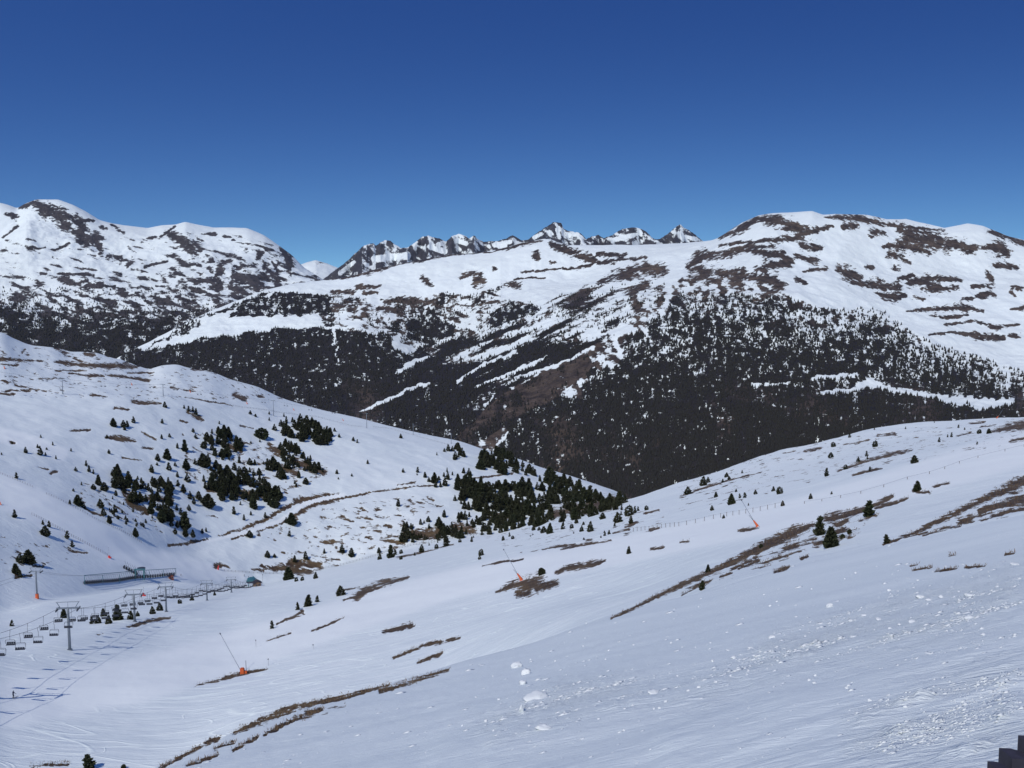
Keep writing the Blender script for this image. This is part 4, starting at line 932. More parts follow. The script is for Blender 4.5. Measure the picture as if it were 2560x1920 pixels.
for i, (px, py, hp, key, wr) in enumerate(TREES):
    p = hit(px, py)
    d = Vector(p).length
    h = max(0.8, hp * d / F * 1.03)
    if key in ('bench', 'lower'): h *= 1.15
    if key in ('clump', 'gully', 'stand', 'hill'): h *= 0.88
    rnd = random.Random(i)
    if key in ('corner', ): v = 6
    elif wr is not None: v = 5 if wr > .6 else (3 if wr > .48 else 1)
    elif key in ('lower', 'bench', 'lift'): v = rnd.choice([3, 4, 1, 7, 6])
    else: v = rnd.choice([0, 1, 2, 4, 4, 3, 7, 1])
    if key == 'ridge': v = [7, 1, 6, 4, 0, 6, 6, 5, 5, 5][cnt.get('ridge', 0)]
    crown, trunk, both, w0, cv, cf = VAR[v]
    ws = (wr * 0.55 / w0 if wr else rnd.uniform(0.85, 1.2) if key == 'wood' else rnd.uniform(0.9, 1.25))
    sx, sy, sz = h * ws, h * ws * rnd.uniform(0.9, 1.1), h
    rot = rnd.uniform(0, 6.28)
    if i in single:
        k = cnt.get(key, 0); cnt[key] = k + 1
        if hp * 0.4 < 7 and key in LAB:
            o = bpy.data.objects.new("pine_tree", both); COL.objects.link(o)
        else:
            o = bpy.data.objects.new("pine_tree", None); o.empty_display_size = 0.3; COL.objects.link(o)
            for nm, me in (("crown", crown), ("trunk", trunk)):
                ch = bpy.data.objects.new(nm, me); COL.objects.link(ch); ch.parent = o
        o.location = p - Vector((0, 0, 0.06 * h)); o.scale = (sx, sy, sz); o.rotation_euler = (0, 0, rot)
        o["category"] = "pine"
        if key in LAB:
            adj = ['cone-shaped', 'broad cone-shaped', 'slender', 'dome-topped', 'rounded', 'bushy round', 'ragged leaning', 'ragged narrow'][v]
            siz = 'tall ' if hp > 26 else 'small ' if hp < 14 else ''
            o["label"] = siz + adj + ' ' + LAB[key][0].replace('small ', '').replace('squat ', '').replace('bushy ', ''); o["group"] = LAB[key][1]
        else:
            o["label"] = OWN[(key, k)]
    else:
        ca_, sa_ = math.cos(rot), math.sin(rot)
        A = np.array(cv)[:len(cv) // 2]
        f = np.array([q for q in cf if max(q) < len(A)])
        B = np.stack([(A[:, 0] * ca_ - A[:, 1] * sa_) * sx * 1.0 + p.x, (A[:, 0] * sa_ + A[:, 1] * ca_) * sy * 1.0 + p.y, A[:, 2] * sz * 1.05 + p.z - 0.04 * h], -1)
        mass_V.append(B); mass_F.append(f + nv); nv += len(B)

def tri_mesh(name, V, Fc, mat):
    me = bpy.data.meshes.new(name)
    me.vertices.add(len(V)); me.vertices.foreach_set("co", V.astype(np.float32).ravel())
    me.loops.add(Fc.size); me.loops.foreach_set("vertex_index", Fc.astype(np.int32).ravel())
    me.polygons.add(len(Fc)); me.polygons.foreach_set("loop_start", np.arange(0, Fc.size, 3, dtype=np.int32))
    me.update(calc_edges=True); me.validate(); me.materials.append(mat)
    o = bpy.data.objects.new(name, me); COL.objects.link(o)
    return o
o = tri_mesh("pine_wood", np.concatenate(mass_V), np.concatenate(mass_F), MAT_NEEDLE)
o["kind"] = "stuff"; o["label"] = "dense mass of small dark pines filling the valley wood and hill clumps"; o["category"] = "wood"

# ---- the far forest: thousands of small conifers standing on the mountain faces
def forest(name, label, X, Y, Z, dens, n, hmin, hmax, mat, seed):
    g = np.random.default_rng(seed)
    w = dens[:-1, :-1].ravel()
    PX, PY = project(X, Y, Z)
    area = np.abs((PX[1:, :-1] - PX[:-1, :-1]) * (PY[:-1, 1:] - PY[:-1, :-1])).ravel()
    w = w * area; w = w / w.sum()
    idx = g.choice(len(w), n, p=w)
    i, j = np.divmod(idx, X.shape[1] - 1)
    a, b = g.random(n), g.random(n)
    def L(Q): return (Q[i, j] * (1 - a) + Q[i + 1, j] * a) * (1 - b) + (Q[i, j + 1] * (1 - a) + Q[i + 1, j + 1] * a) * b
    x, y, z = L(X), L(Y), L(Z)
    h = g.uniform(hmin, hmax, n); r = h * g.uniform(0.20, 0.36, n); th = g.uniform(0, 6.28, n)
    K = 5
    verts = np.empty((n, 6, 3))
    for q in range(K):
        an = th + 2 * math.pi * q / K
        rr = r * g.uniform(0.6, 1.3, n)
        verts[:, q] = np.stack([x + rr * np.cos(an), y + rr * np.sin(an), z - 0.6 + h * g.uniform(-0.04, 0.16, n)], -1)
    verts[:, 5] = np.stack([x + g.normal(0, .03, n) * h, y + g.normal(0, .03, n) * h, z + h], -1)
    fc = np.array([(q, (q + 1) % K, 5) for q in range(K)])
    Fc = (fc[None] + (np.arange(n) * 6)[:, None, None]).reshape(-1, 3)
    o = tri_mesh(name, verts.reshape(-1, 3), Fc, mat)
    o["kind"] = "stuff"; o["label"] = label; o["category"] = "forest"
    return o

forest("mountain_forest", "dark conifer forest covering the lower face of the mountain across the valley", Xm, Ym, Zm, fd, 105000, 5, 13, MAT_FOREST, 5)
forest("far_forest", "dark forest on the foot of the snowy mountain behind the hill", Xl, Yl, Zl, fl, 34000, 7, 15, MAT_FOREST, 6)
# ------------------------------------------------------------------ lifts, snow lances, fences, people and small things
class MB:
    """collects simple shapes into one mesh"""
    def __init__(self): self.V, self.F = [], []
    def box(self, c, s, M=None):
        b = len(self.V); c = Vector(c)
        for x in (-.5, .5):
            for y in (-.5, .5):
                for z in (-.5, .5):
                    v = Vector((x * s[0], y * s[1], z * s[2]))
                    self.V.append(c + (M @ v if M else v))
        self.F += [tuple(b + i for i in f) for f in ((0, 1, 3, 2), (4, 6, 7, 5), (0, 4, 5, 1), (2, 3, 7, 6), (0, 2, 6, 4), (1, 5, 7, 3))]
        return self
    def tube(self, p, q, r0, r1=None, n=8, cap=True):
        p, q = Vector(p), Vector(q); r1 = r0 if r1 is None else r1
        d = (q - p).normalized(); u = d.orthogonal().normalized(); w = d.cross(u); b = len(self.V)
        for i in range(n):
            o = u * math.cos(2 * math.pi * i / n) + w * math.sin(2 * math.pi * i / n)
            self.V.append(p + o * r0); self.V.append(q + o * r1)
        for i in range(n):
            j = (i + 1) % n; self.F.append((b + 2 * i, b + 2 * j, b + 2 * j + 1, b + 2 * i + 1))
        if cap:
            self.F.append(tuple(b + 2 * i for i in range(n))[::-1]); self.F.append(tuple(b + 2 * i + 1 for i in range(n)))
        return self
    def path(self, pts, r, n=6):
        for a, c in zip(pts[:-1], pts[1:]): self.tube(a, c, r, r, n)
        return self
    def prism(self, pts, y0, y1):
        """outline in x,z pulled along y"""
        b = len(self.V); n = len(pts)
        for y in (y0, y1):
            for x, z in pts: self.V.append(Vector((x, y, z)))
        for i in range(n):
            j = (i + 1) % n; self.F.append((b + i, b + j, b + n + j, b + n + i))
        self.F.append(tuple(b + i for i in range(n))[::-1]); self.F.append(tuple(b + n + i for i in range(n)))
        return self
    def mesh(self, name, mat, smooth_=False):
        return mesh_from(name, self.V, self.F, [mat], None, smooth_)
def obj(name, me, parent=None):
    o = bpy.data.objects.new(name, me); COL.objects.link(o)
    if parent: o.parent = parent
    return o
def empty(name, loc, rz=0.0):
    o = bpy.data.objects.new(name, None); o.empty_display_size = 0.5; COL.objects.link(o)
    o.location = loc; o.rotation_euler = (0, 0, rz); return o
def tag(o, label, cat, group=None):
    o["label"] = label; o["category"] = cat
    if group: o["group"] = group
    return o
def clone(o, parent=None):
    c = o.copy(); COL.objects.link(c); c.parent = parent
    for ch in o.children:
        clone(ch, c)
    return c

M_STEEL = simple_mat("galvanised_steel", (0.20, 0.235, 0.275), 0.55, 0.35, 0.2, 2)
M_DARK = simple_mat("dark_steel", (0.045, 0.055, 0.075), 0.6, 0.2, 0.25, 3)
M_SEAT = simple_mat("seat_plastic", (0.018, 0.022, 0.034), 0.5, 0, 0.3, 3)
M_ORANGE = simple_mat("orange_pad", (0.58, 0.11, 0.03), 0.6, 0, 0.2, 2)
M_RED = simple_mat("red_pad", (0.55, 0.04, 0.04), 0.6, 0, 0.2, 2)
M_TEAL = simple_mat("teal_paint", (0.05, 0.16, 0.19), 0.45, 0.1, 0.2, 2)
M_WOOD = simple_mat("brown_wood", (0.16, 0.10, 0.065), 0.8, 0, 0.35, 6)
M_ROOF = simple_mat("dark_roof", (0.025, 0.022, 0.030), 0.7, 0, 0.3, 4)
M_GLASS = simple_mat("window_glass", (0.03, 0.04, 0.05), 0.12, 0, 0.1, 1)
M_POST = simple_mat("stained_post", (0.030, 0.027, 0.040), 0.75, 0, 0.7, 22)
M_ROPE = simple_mat("steel_rope", (0.10, 0.11, 0.13), 0.6, 0.2, 0.2, 1)
M_NET = simple_mat("grey_net", (0.18, 0.20, 0.22), 0.9, 0, 0.3, 2)
M_FPOST = simple_mat("fence_post_wood", (0.12, 0.095, 0.075), 0.9, 0, 0.35, 5)
M_CLOD = simple_mat("broken_snow", (0.66, 0.70, 0.71), 0.7, 0, 0.06, 12)

def at_t(p0, p1, t):
    x = p0.x + (p1.x - p0.x) * t; y = p0.y + (p1.y - p0.y) * t
    return Vector((x, y, gz(x, y)))

# ---- main chairlift running down to the valley station
A0 = hit(175, 1625); A1 = hit(579, 1481)
dirA = Vector((A1.x - A0.x, A1.y - A0.y, 0)).normalized(); rzA = math.atan2(dirA.y, dirA.x) - math.pi / 2
side = Vector((dirA.y, -dirA.x, 0))
def t_of_px(px, p0, p1):
    best = min((abs(float(project(*(lambda q: (q.x, q.y, q.z))(at_t(p0, p1, t)))[0]) - px), t) for t in np.linspace(-0.6, 1.5, 600))
    return best[1]
GAUGE = 2.7
def make_pylon(h, gauge, small=False):
    """steel lift tower; local y along the rope, x across"""
    r = empty("lift_pylon", (0, 0, 0))
    obj("column", MB().tube((0, 0, -1.5), (0, 0, h), 0.42 if not small else 0.36, 0.30 if not small else 0.26, 14).mesh("pylon_column", M_STEEL, True), r)
    obj("base_flange", MB().tube((0, 0, -0.3), (0, 0, 0.25), 0.75, 0.7, 12).mesh("pylon_flange", M_STEEL), r)
    obj("crossarm", MB().box((0, 0, h + 0.1), (gauge * 2 + 0.5, 0.34, 0.34)).mesh("pylon_arm", M_STEEL), r)
    if not small:
        fr = MB()
        for s in (-1, 1): fr.tube((s * gauge * 0.72, 0, h + 0.2), (s * gauge * 1.05, 0, h + 1.75), 0.10)
        fr.tube((-gauge * 1.12, 0, h + 1.75), (gauge * 1.12, 0, h + 1.75), 0.10).tube((0, 0, h + 0.2), (0, 0, h + 1.75), 0.05)
        obj("maintenance_frame", fr.mesh("pylon_frame", M_STEEL), r)
        ld = MB()
        for s in (-.2, .2): ld.tube((s, -0.62, 0.3), (s, -0.5, h), 0.03, n=4)
        for i in range(int(h / 0.4)): ld.tube((-.2, -0.6, 0.5 + i * .4), (.2, -0.6, 0.5 + i * .4), 0.02, n=4)
        obj("ladder", ld.mesh("pylon_ladder", M_STEEL), r)
    for s in (-1, 1):
        sh = MB().box((s * gauge, 0, h - 0.12), (0.16, 3.6 if not small else 2.4, 0.22))
        a = obj("sheave_train", sh.mesh("sheave_beam", M_DARK), r)
        wh = MB()
        for i in range(6): wh.tube((s * gauge - .07, -1.5 + i * 0.6, h - 0.32), (s * gauge + .07, -1.5 + i * 0.6, h - 0.32), 0.24, n=10)
        if not small: obj("sheave_wheels", wh.mesh("sheave_wheels", M_DARK), a)
    return r
PY = []
for i, (px, hh) in enumerate([(None, 11.8), (175, 11.6), (337, 9.6), (416, 10.2), (518, 8.6), (579, 7.6)]):
    t = -0.215 if px is None else t_of_px(px, A0, A1)
    p = at_t(A0, A1, t)
    q = make_pylon(hh, GAUGE); q.location = p; q.rotation_euler = (0, 0, rzA)
    PY.append((t, p, hh))
    tag(q, ["steel chairlift pylon uphill of the skier, casting the longest shadow on the piste", "tall steel chairlift pylon in the open snow beside its own long shadow", "steel chairlift pylon with dark pines round its foot", "steel chairlift pylon just uphill of two bushy pines, third along the rope",
            "chairlift pylon standing on the slope edge, second from the valley station", "short chairlift pylon beside the valley station, lowest on the rope"][i], "lift pylon", "pylons of the main chairlift")
# rope: two strands with sag, from beyond the frame to the bullwheel
tS = t_of_px(628, A0, A1)
pS = at_t(A0, A1, tS)
ends = [(-0.55, at_t(A0, A1, -0.55) + Vector((0, 0, 11)))] + [(t, p + Vector((0, 0, h - 0.05))) for t, p, h in PY] + [(tS, pS + Vector((0, 0, 4.6)))]
LEN = math.hypot(A1.x - A0.x, A1.y - A0.y)
def rope_at(t):
    for (t0, a), (t1, b) in zip(ends[:-1], ends[1:]):
        if t0 <= t <= t1:
            f = (t - t0) / (t1 - t0); span = (t1 - t0) * LEN
            return a.lerp(b, f) - Vector((0, 0, 4 * f * (1 - f) * span * 0.018))
    return ends[-1][1]
rp = MB()
for s in (-1, 1):
    pts = [rope_at(t) + side * s * GAUGE for t in np.linspace(-0.55, tS, 110)]
    rp.path(pts, 0.045, 5)
tag(obj("haul_rope", rp.mesh("haul_rope", M_ROPE)), "thin steel rope of the main chairlift running over all its pylons", "rope")
def make_chair():
    """four-seat chair hanging from the rope at its origin; local x across, y along"""
    c = empty("lift_chair", (0, 0, 0))
    obj("hanger", MB().path([(0, 0, 0.1), (0, -0.05, -0.5), (0, -0.35, -1.2), (0, -0.35, -2.2)], 0.045).mesh("hanger", M_DARK), c)
    bail = MB().path([(-1.02, 0.28, -3.45), (-1.08, -0.1, -3.0), (-1.08, -0.3, -2.45), (-0.9, -0.35, -2.2), (0.9, -0.35, -2.2), (1.08, -0.3, -2.45), (1.08, -0.1, -3.0), (1.02, 0.28, -3.45)], 0.04)
    obj("frame", bail.mesh("chair_frame", M_DARK), c)
    s = obj("seat", MB().prism([(-1.0, -3.62), (1.0, -3.62), (1.03, -3.50), (-1.03, -3.50)], -0.22, 0.42).mesh("chair_seat", M_SEAT), c)
    b = MB()
    for i in range(4):
        x = -0.75 + i * 0.5
        b.prism([(x - .22, -3.46), (x + .22, -3.46), (x + .21, -2.98), (x - .21, -2.98)], 0.36, 0.46)
    obj("backrest", b.mesh("chair_back", M_SEAT), c)
    obj("safety_bar", MB().path([(-1.0, 0.1, -2.7), (-0.98, -0.35, -2.45), (0.98, -0.35, -2.45), (1.0, 0.1, -2.7)], 0.025).mesh("safety_bar", M_DARK), c)
    return c
proto = make_chair()
CH = []
step = 12.6 / LEN
t = -0.30
first = True
while t < tS - 0.01:
    for s, off in ((-1, 0.0), (1, 0.18 * step)):
        tt = t + off
        if tt >= tS - 0.005: continue
        o = proto if first else clone(proto); first = False
        o.location = rope_at(tt) + side * s * GAUGE
        o.rotation_euler = (0, 0, rzA + (math.pi if s > 0 else 0) + random.uniform(-.06, .06))
        spn = sum(1 for q in PY if q[0] < tt)
        where = ["uphill of the pylon with the longest shadow", "between the longest-shadow pylon and the tall open-snow pylon", "between the tall open-snow pylon and the pine-ringed pylon", "between the pine-ringed pylon and the next one down",
                 "over the two bushy pines below the third pylon", "between the slope-edge pylon and the lowest pylon", "between the lowest pylon and the valley station"][min(spn, 6)]
        tag(o, "empty dark chair on the %s strand, %s" % ("uphill" if s > 0 else "downhill", where), "lift chair", "chairs on the main chairlift")
        CH.append((tt, s, o))
    t += step

# ---- people
def person(name, joints, edges, radii, parts):
    """continuous skinned figure; joints are local metres"""
    me = bpy.data.meshes.new("person_body")
    names = list(joints); idx = {n: i for i, n in enumerate(names)}
    me.from_pydata([joints[n] for n in names], [(idx[a], idx[b]) for a, b in edges], [])
    o = bpy.data.objects.new(name, me); COL.objects.link(o)
    sk = o.modifiers.new("skin", 'SKIN'); sk.use_smooth_shade = True
    for i, n in enumerate(names):
        me.skin_vertices[0].data[i].radius = (radii[n], radii[n] * 0.85)
        me.skin_vertices[0].data[i].use_root = (n == 'pelvis')
    ss = o.modifiers.new("subd", 'SUBSURF'); ss.levels = 1; ss.render_levels = 2
    dg = bpy.context.evaluated_depsgraph_get()
    em = bpy.data.meshes.new_from_object(o.evaluated_get(dg))
    o.modifiers.clear(); o.data = em
    return o
ED = [('pelvis', 'waist'), ('waist', 'chest'), ('chest', 'neck'), ('neck', 'head'), ('head', 'crown')]
for s in 'LR':
    ED += [('chest', 'sh' + s), ('sh' + s, 'el' + s), ('el' + s, 'wr' + s), ('wr' + s, 'hand' + s), ('pelvis', 'hip' + s), ('hip' + s, 'kn' + s), ('kn' + s, 'an' + s), ('an' + s, 'toe' + s)]
RD = dict(pelvis=.15, waist=.145, chest=.17, neck=.06, head=.105, crown=.085)
for s in 'LR':
    RD.update({'sh' + s: .085, 'el' + s: .062, 'wr' + s: .05, 'hand' + s: .05, 'hip' + s: .105, 'kn' + s: .075, 'an' + s: .065, 'toe' + s: .06})
def standing(lean=0.12, kb=0.12):
    J = dict(pelvis=(0, 0, .93), waist=(0, lean * .3, 1.08), chest=(0, lean * .8, 1.32), neck=(0, lean, 1.47), head=(0, lean * 1.1, 1.58), crown=(0, lean * 1.1, 1.69))
    for s, x in (('L', -1), ('R', 1)):
        J.update({'sh' + s: (x * .2, lean * .9, 1.38), 'el' + s: (x * .30, lean + .05, 1.12), 'wr' + s: (x * .32, lean + .30, 1.02), 'hand' + s: (x * .32, lean + .37, 1.01),
                  'hip' + s: (x * .1, 0, .86), 'kn' + s: (x * .13, kb, .48), 'an' + s: (x * .14, -.02, .10), 'toe' + s: (x * .15, .16, .06)})
    return J
def seated():
    J = dict(pelvis=(0, 0, .12), waist=(0, -.02, .28), chest=(0, -.02, .52), neck=(0, 0, .67), head=(0, .02, .78), crown=(0, .02, .89))
    for s, x in (('L', -1), ('R', 1)):
        J.update({'sh' + s: (x * .2, 0, .58), 'el' + s: (x * .27, .12, .34), 'wr' + s: (x * .2, .34, .32), 'hand' + s: (x * .18, .40, .32),
                  'hip' + s: (x * .1, .08, .10), 'kn' + s: (x * .13, .46, .12), 'an' + s: (x * .13, .50, -.30), 'toe' + s: (x * .14, .66, -.34)})
    return J
def dress(o, jacket, trousers, split):
    me = o.data
    mats = [simple_mat("jacket", jacket, 0.8), simple_mat("ski_trousers", trousers, 0.8), simple_mat("face_skin", (0.45, 0.29, 0.22), 0.6), simple_mat("helmet", (0.04, 0.04, 0.05), 0.4)]
    me.materials.clear()
    for m in mats: me.materials.append(m)
    zt = max(v.co.z for v in me.vertices)
    ymx = max(v.co.y for v in me.vertices if v.co.z > zt - .2)
    for p in me.polygons:
        z = p.center.z
        p.material_index = 3 if z > zt - .15 or (z > zt - .26 and p.center.y < ymx - .07) else 2 if z > zt - .26 else 0 if z > split else 1
def skis(parent, z=0.02, y=0.2):
    for x in (-.14, .14):
        obj("ski", MB().prism([(x - .045, z), (x + .045, z), (x + .045, z + .03), (x - .045, z + .03)], y - .75, y + .85).box((x, y + .92, z + .05), (.07, .18, .02), Matrix.Rotation(.45, 3, 'X')).mesh("ski", M_DARK), parent)
def poles(parent):
    for x in (-.36, .36):
        obj("ski_pole", MB().tube((x, .50, 1.05), (x * 1.2, .18, .02), .012, n=5).mesh("ski_pole", M_DARK), parent)
def stand_person(px, py, face, label, jac, tro):
    o = person("person", standing(), ED, RD, None); dress(o, jac, tro, .9)
    p = hit(px, py); o.location = p; o.rotation_euler = (0, 0, face); skis(o); poles(o)
    tag(o, label, "person")
stand_person(33, 1746, -0.5, "skier in dark clothing standing on the groomed piste below the first pylon", (.03, .04, .09), (.02, .02, .03))
stand_person(611, 1441, 1.2, "skier in dark clothing on the flat snow behind the valley station", (.03, .03, .05), (.02, .02, .03))
stand_person(452, 1440, -1.0, "person in dark clothing beside the hut of the parked chairs", (.05, .03, .04), (.02, .02, .03))
def sit_person(px, which, dx, label, jac):
    tt, s, c = min(CH, key=lambda q: abs(float(project(*q[2].location)[0]) - px) + (0 if q[1] == which else 60))
    o = person("person", seated(), ED, RD, None); dress(o, jac, (.02, .02, .025), .2)
    R_ = Matrix.Rotation(c.rotation_euler.z, 3, 'Z')
    o.location = Vector(c.location) + R_ @ Vector((dx, 0.05, -3.50)); o.rotation_euler = (0, 0, c.rotation_euler.z + math.pi)
    skis(o, -.42, .75); tag(o, label, "person")
    c["label"] = "dark chair carrying %s on the main chairlift" % ("a lone rider" if px < 400 else "two riders")
    return o
sit_person(325, 1, -.3, "rider in dark clothing sitting alone on a chair near the bushy pines", (.04, .04, .07))
sit_person(463, -1, -.35, "rider in a dark red jacket sitting beside another on a chair", (.10, .02, .03))
sit_person(463, -1, .35, "rider in a dark jacket sitting beside the one in red", (.03, .03, .05))

# ---- valley station of the main chairlift
st = empty("lift_station", pS, rzA); st.rotation_euler.z = rzA
for x in (-1.6, 1.6):
    obj("leg", MB().box((x, -1.0, 2.0), (.5, .6, 5.6)).mesh("station_leg", M_TEAL), st)
can = MB()
n = 14
can.prism([(2.9 * math.cos(a), 4.6 + 1.3 * math.sin(a)) for a in np.linspace(0, 2 * math.pi, n, endpoint=False)], -4.5, 3.0)
obj("canopy", can.mesh("station_canopy", M_TEAL, False), st)
obj("bullwheel", MB().tube((0, -5.2, 4.4), (0, -5.2, 4.7), 2.7, n=24).mesh("bullwheel", M_DARK), st)
obj("control_cabinet", MB().box((3.4, -2, 1.0), (1.0, 1.6, 2.2)).mesh("control_cabinet", M_DARK), st)
rail = MB()
for x in (-4.2, 4.2):
    for y in (-5, -1, 3): rail.tube((x, y, -.6), (x, y, 1.5), .06, n=5)
    rail.tube((x, -5, 1.4), (x, 3, 1.4), .05, n=5)
obj("queue_rail", rail.mesh("queue_rail", M_STEEL), st)
tag(st, "teal chairlift valley station with rounded canopy at the end of the rope", "lift station")
def gantry(px0, px1, py, top):
    a, b = hit(px0, py), hit(px1, py)
    u = (b - a); u.z = 0; L = u.length; rz = math.atan2(u.y, u.x); h = top * a.length / F
    g = empty("timing_gantry", a, rz)
    for x in (0, L): obj("post", MB().tube((x, 0, -1), (x, 0, h), .16, n=8).mesh("gantry_post", M_TEAL), g)
    obj("banner_beam", MB().box((L / 2, 0, h), (L + .6, .3, 1.0)).mesh("gantry_beam", M_TEAL), g)
    return g
tag(gantry(633, 651, 1462, 20), "tall teal entrance frame behind the dark-roofed station hut", "gantry")
def hut(px, py, wpx, hpx, label, wallm, roofm, rz):
    p = hit(px, py); d = p.length; w = wpx * d / F; h = hpx * d / F
    r = empty("hut", p, rz); dpt = w * 0.8
    obj("wall", MB().box((0, 0, h * .28), (w * .82, dpt * .85, h * .86)).mesh("hut_wall", wallm), r)
    rf = obj("roof", MB().prism([(-w * .55, h * .62), (0, h * 1.05), (w * .55, h * .62), (w * .5, h * .56), (0, h * .95), (-w * .5, h * .56)], -dpt * .55, dpt * .55).mesh("hut_roof", roofm), r)
    obj("gable", MB().prism([(-w * .41, h * .70), (w * .41, h * .70), (0, h * .98)], -dpt * .42, dpt * .42).mesh("hut_gable", wallm), r)
    dr = obj("door", MB().box((-w * .12, -dpt * .43, h * .20), (w * .18, .08, h * .52)).mesh("hut_door", M_DARK), r)
    obj("handle", MB().box((-w * .06, -dpt * .45, h * .2), (.06, .08, .12)).mesh("door_handle", M_STEEL), dr)
    wi = obj("window", MB().box((w * .2, -dpt * .43, h * .38), (w * .22, .06, h * .24)).mesh("hut_window", M_GLASS), r)
    obj("window_frame", MB().box((w * .2, -dpt * .44, h * .38 - h * .13), (w * .26, .12, .08)).box((w * .2, -dpt * .44, h * .38 + h * .13), (w * .26, .12, .08)).mesh("window_frame", M_WOOD), wi)
    tag(r, label, "hut"); return r
hut(643, 1466, 20, 15, "small brown wooden hut with dark roof beside the valley station", M_WOOD, M_ROOF, 0.35)
hut(428, 1448, 12, 13, "small reddish hut at the end of the parked chair row", simple_mat("red_brown_wood", (.22, .07, .05), .8, 0, .3, 5), M_ROOF, 0.5)
def mast(px, py, hpx, label):
    p = hit(px, py); h = hpx * p.length / F
    m = empty("mast", p)
    obj("pole", MB().tube((0, 0, -.5), (0, 0, h), .13, .09, 8).mesh("mast_pole", M_STEEL), m)
    obj("lamp_head", MB().box((0, -.25, h), (.5, .7, .25)).mesh("mast_lamp", M_DARK), m)
    tag(m, label, "mast")
mast(657, 1460, 23, "slim grey lamp mast right of the station hut")
mast(622, 1462, 20, "slim grey lamp mast between station canopy and gantry")

# ---- second lift: pylon with orange pad, parked chairs on the storage rail
qp = hit(93, 1496); hq = 62 * qp.length / F
Q1 = hit(212, 1462); Q2 = hit(350, 1447); Q3 = hit(440, 1440)
dirB = Vector((Q2.x - qp.x, Q2.y - qp.y, 0)).normalized()
q = make_pylon(hq, 2.5); q.location = qp; q.rotation_euler = (0, 0, math.atan2(dirB.y, dirB.x) - math.pi / 2)
obj("safety_pad", MB().tube((0, 0, -.3), (0, 0, 2.2), .85, .75, 12).mesh("safety_pad", M_ORANGE), q)
tag(q, "steel lift pylon with orange padding round its foot, beside the dark pines", "lift pylon")
sideB = Vector((dirB.y, -dirB.x, 0))
rb = MB()
for s in (-1, 1):
    a = qp + Vector((0, 0, hq - .1)) + sideB * s * 2.5
    b = Q2 + Vector((0, 0, 6.0)) + sideB * s * 2.5
    e = a - dirB * 260 + Vector((0, 0, 52))
    rb.path([e.lerp(a, f) - Vector((0, 0, 4 * f * (1 - f) * 4)) for f in np.linspace(0, 1, 14)], .045, 5)
    rb.path([a.lerp(b, f) - Vector((0, 0, 4 * f * (1 - f) * 3)) for f in np.linspace(0, 1, 14)], .045, 5)
tag(obj("haul_rope", rb.mesh("haul_rope_b", M_ROPE)), "thin rope of the second lift over the orange-padded pylon", "rope")
folded = clone(proto)
for ch in folded.children:
    if ch.name.startswith("seat"):
        ch.data = MB().prism([(-1.0, -3.60), (1.0, -3.60), (1.02, -2.05), (-1.02, -2.05)], 0.28, 0.44).mesh("folded_seat", M_SEAT)
    if ch.name.startswith("backrest"):
        ch.data = MB().prism([(-1.0, -2.98), (1.0, -2.98), (1.0, -2.30), (-1.0, -2.30)], 0.50, 0.60).mesh("folded_back", M_SEAT)
fold_used = []
def parked(path, n, group, label, drop=3.55):
    pts = [Vector(p) for p in path]
    segs = [(b - a).length for a, b in zip(pts[:-1], pts[1:])]; tot = sum(segs)
    for i in range(n):
        d = tot * (i + .5) / n; k = 0
        while k < len(segs) - 1 and d > segs[k]: d -= segs[k]; k += 1
        u = (pts[k + 1] - pts[k]); p = pts[k] + u * (d / segs[k])
        o = clone(folded) if fold_used else folded
        fold_used.append(1)
        o.scale = (1.15, 1.5, 1.35)
        o.location = Vector((p.x, p.y, gz(p.x, p.y) + drop + 1.5)); o.rotation_euler = (0, 0, 1.62 + random.uniform(-.04, .04))
        tag(o, label, "lift chair", group)
parked([Q1, Q2], 26, "chairs parked on the storage rail", "dark chair parked in the tight row on the storage rail by the reddish hut")
parked([Q2, Q3], 15, "chairs parked beyond the rail frame", "dark chair parked between the teal rail posts and the reddish hut")
parked([hit(310, 1421), hit(347, 1440)], 6, "chairs parked uphill of the rail", "dark chair in the short sparse row leading uphill from the storage rail")
rl = empty("storage_rail", Q1)
beam = MB()
for a, b in ((Q1, Q2), (Q2, Q3)):
    beam.tube(Vector((a.x, a.y, gz(a.x, a.y) + 5.15)) - Q1, Vector((b.x, b.y, gz(b.x, b.y) + 5.15)) - Q1, .16, n=6)
obj("beam", beam.mesh("rail_beam", M_TEAL), rl)
for f in np.linspace(0, 1, 7):
    p = Q1.lerp(Q3, float(f)); z = gz(p.x, p.y)
    obj("post", MB().tube((p.x - Q1.x, p.y - Q1.y, z - .5 - Q1.z), (p.x - Q1.x, p.y - Q1.y, z + 5.15 - Q1.z), .15, n=6).mesh("rail_post", M_TEAL), rl)
tag(rl, "long teal storage rail carrying the parked chairs of the second lift", "storage rail")
sb = empty("lift_station", Q2, math.atan2(dirB.y, dirB.x) - math.pi / 2)
for x in (-2.5, 2.5):
    obj("leg", MB().box((x, 0, 2.6), (.7, .8, 6.6)).mesh("station_b_leg", M_TEAL), sb)
obj("crossbeam", MB().box((0, 0, 5.9), (6.6, .7, .7)).mesh("station_b_beam", M_TEAL), sb)
obj("bullwheel", MB().tube((0, 3.2, 5.6), (0, 3.2, 5.9), 2.4, n=24).mesh("bullwheel_b", M_DARK), sb)
for x in (-2.5, 2.5):
    obj("brace", MB().tube((x, 0, 5.6), (x, 5.5, .2), .2, n=6).mesh("station_b_brace", M_TEAL), sb)
tag(sb, "teal open-frame return station in the middle of the parked chairs", "lift station")

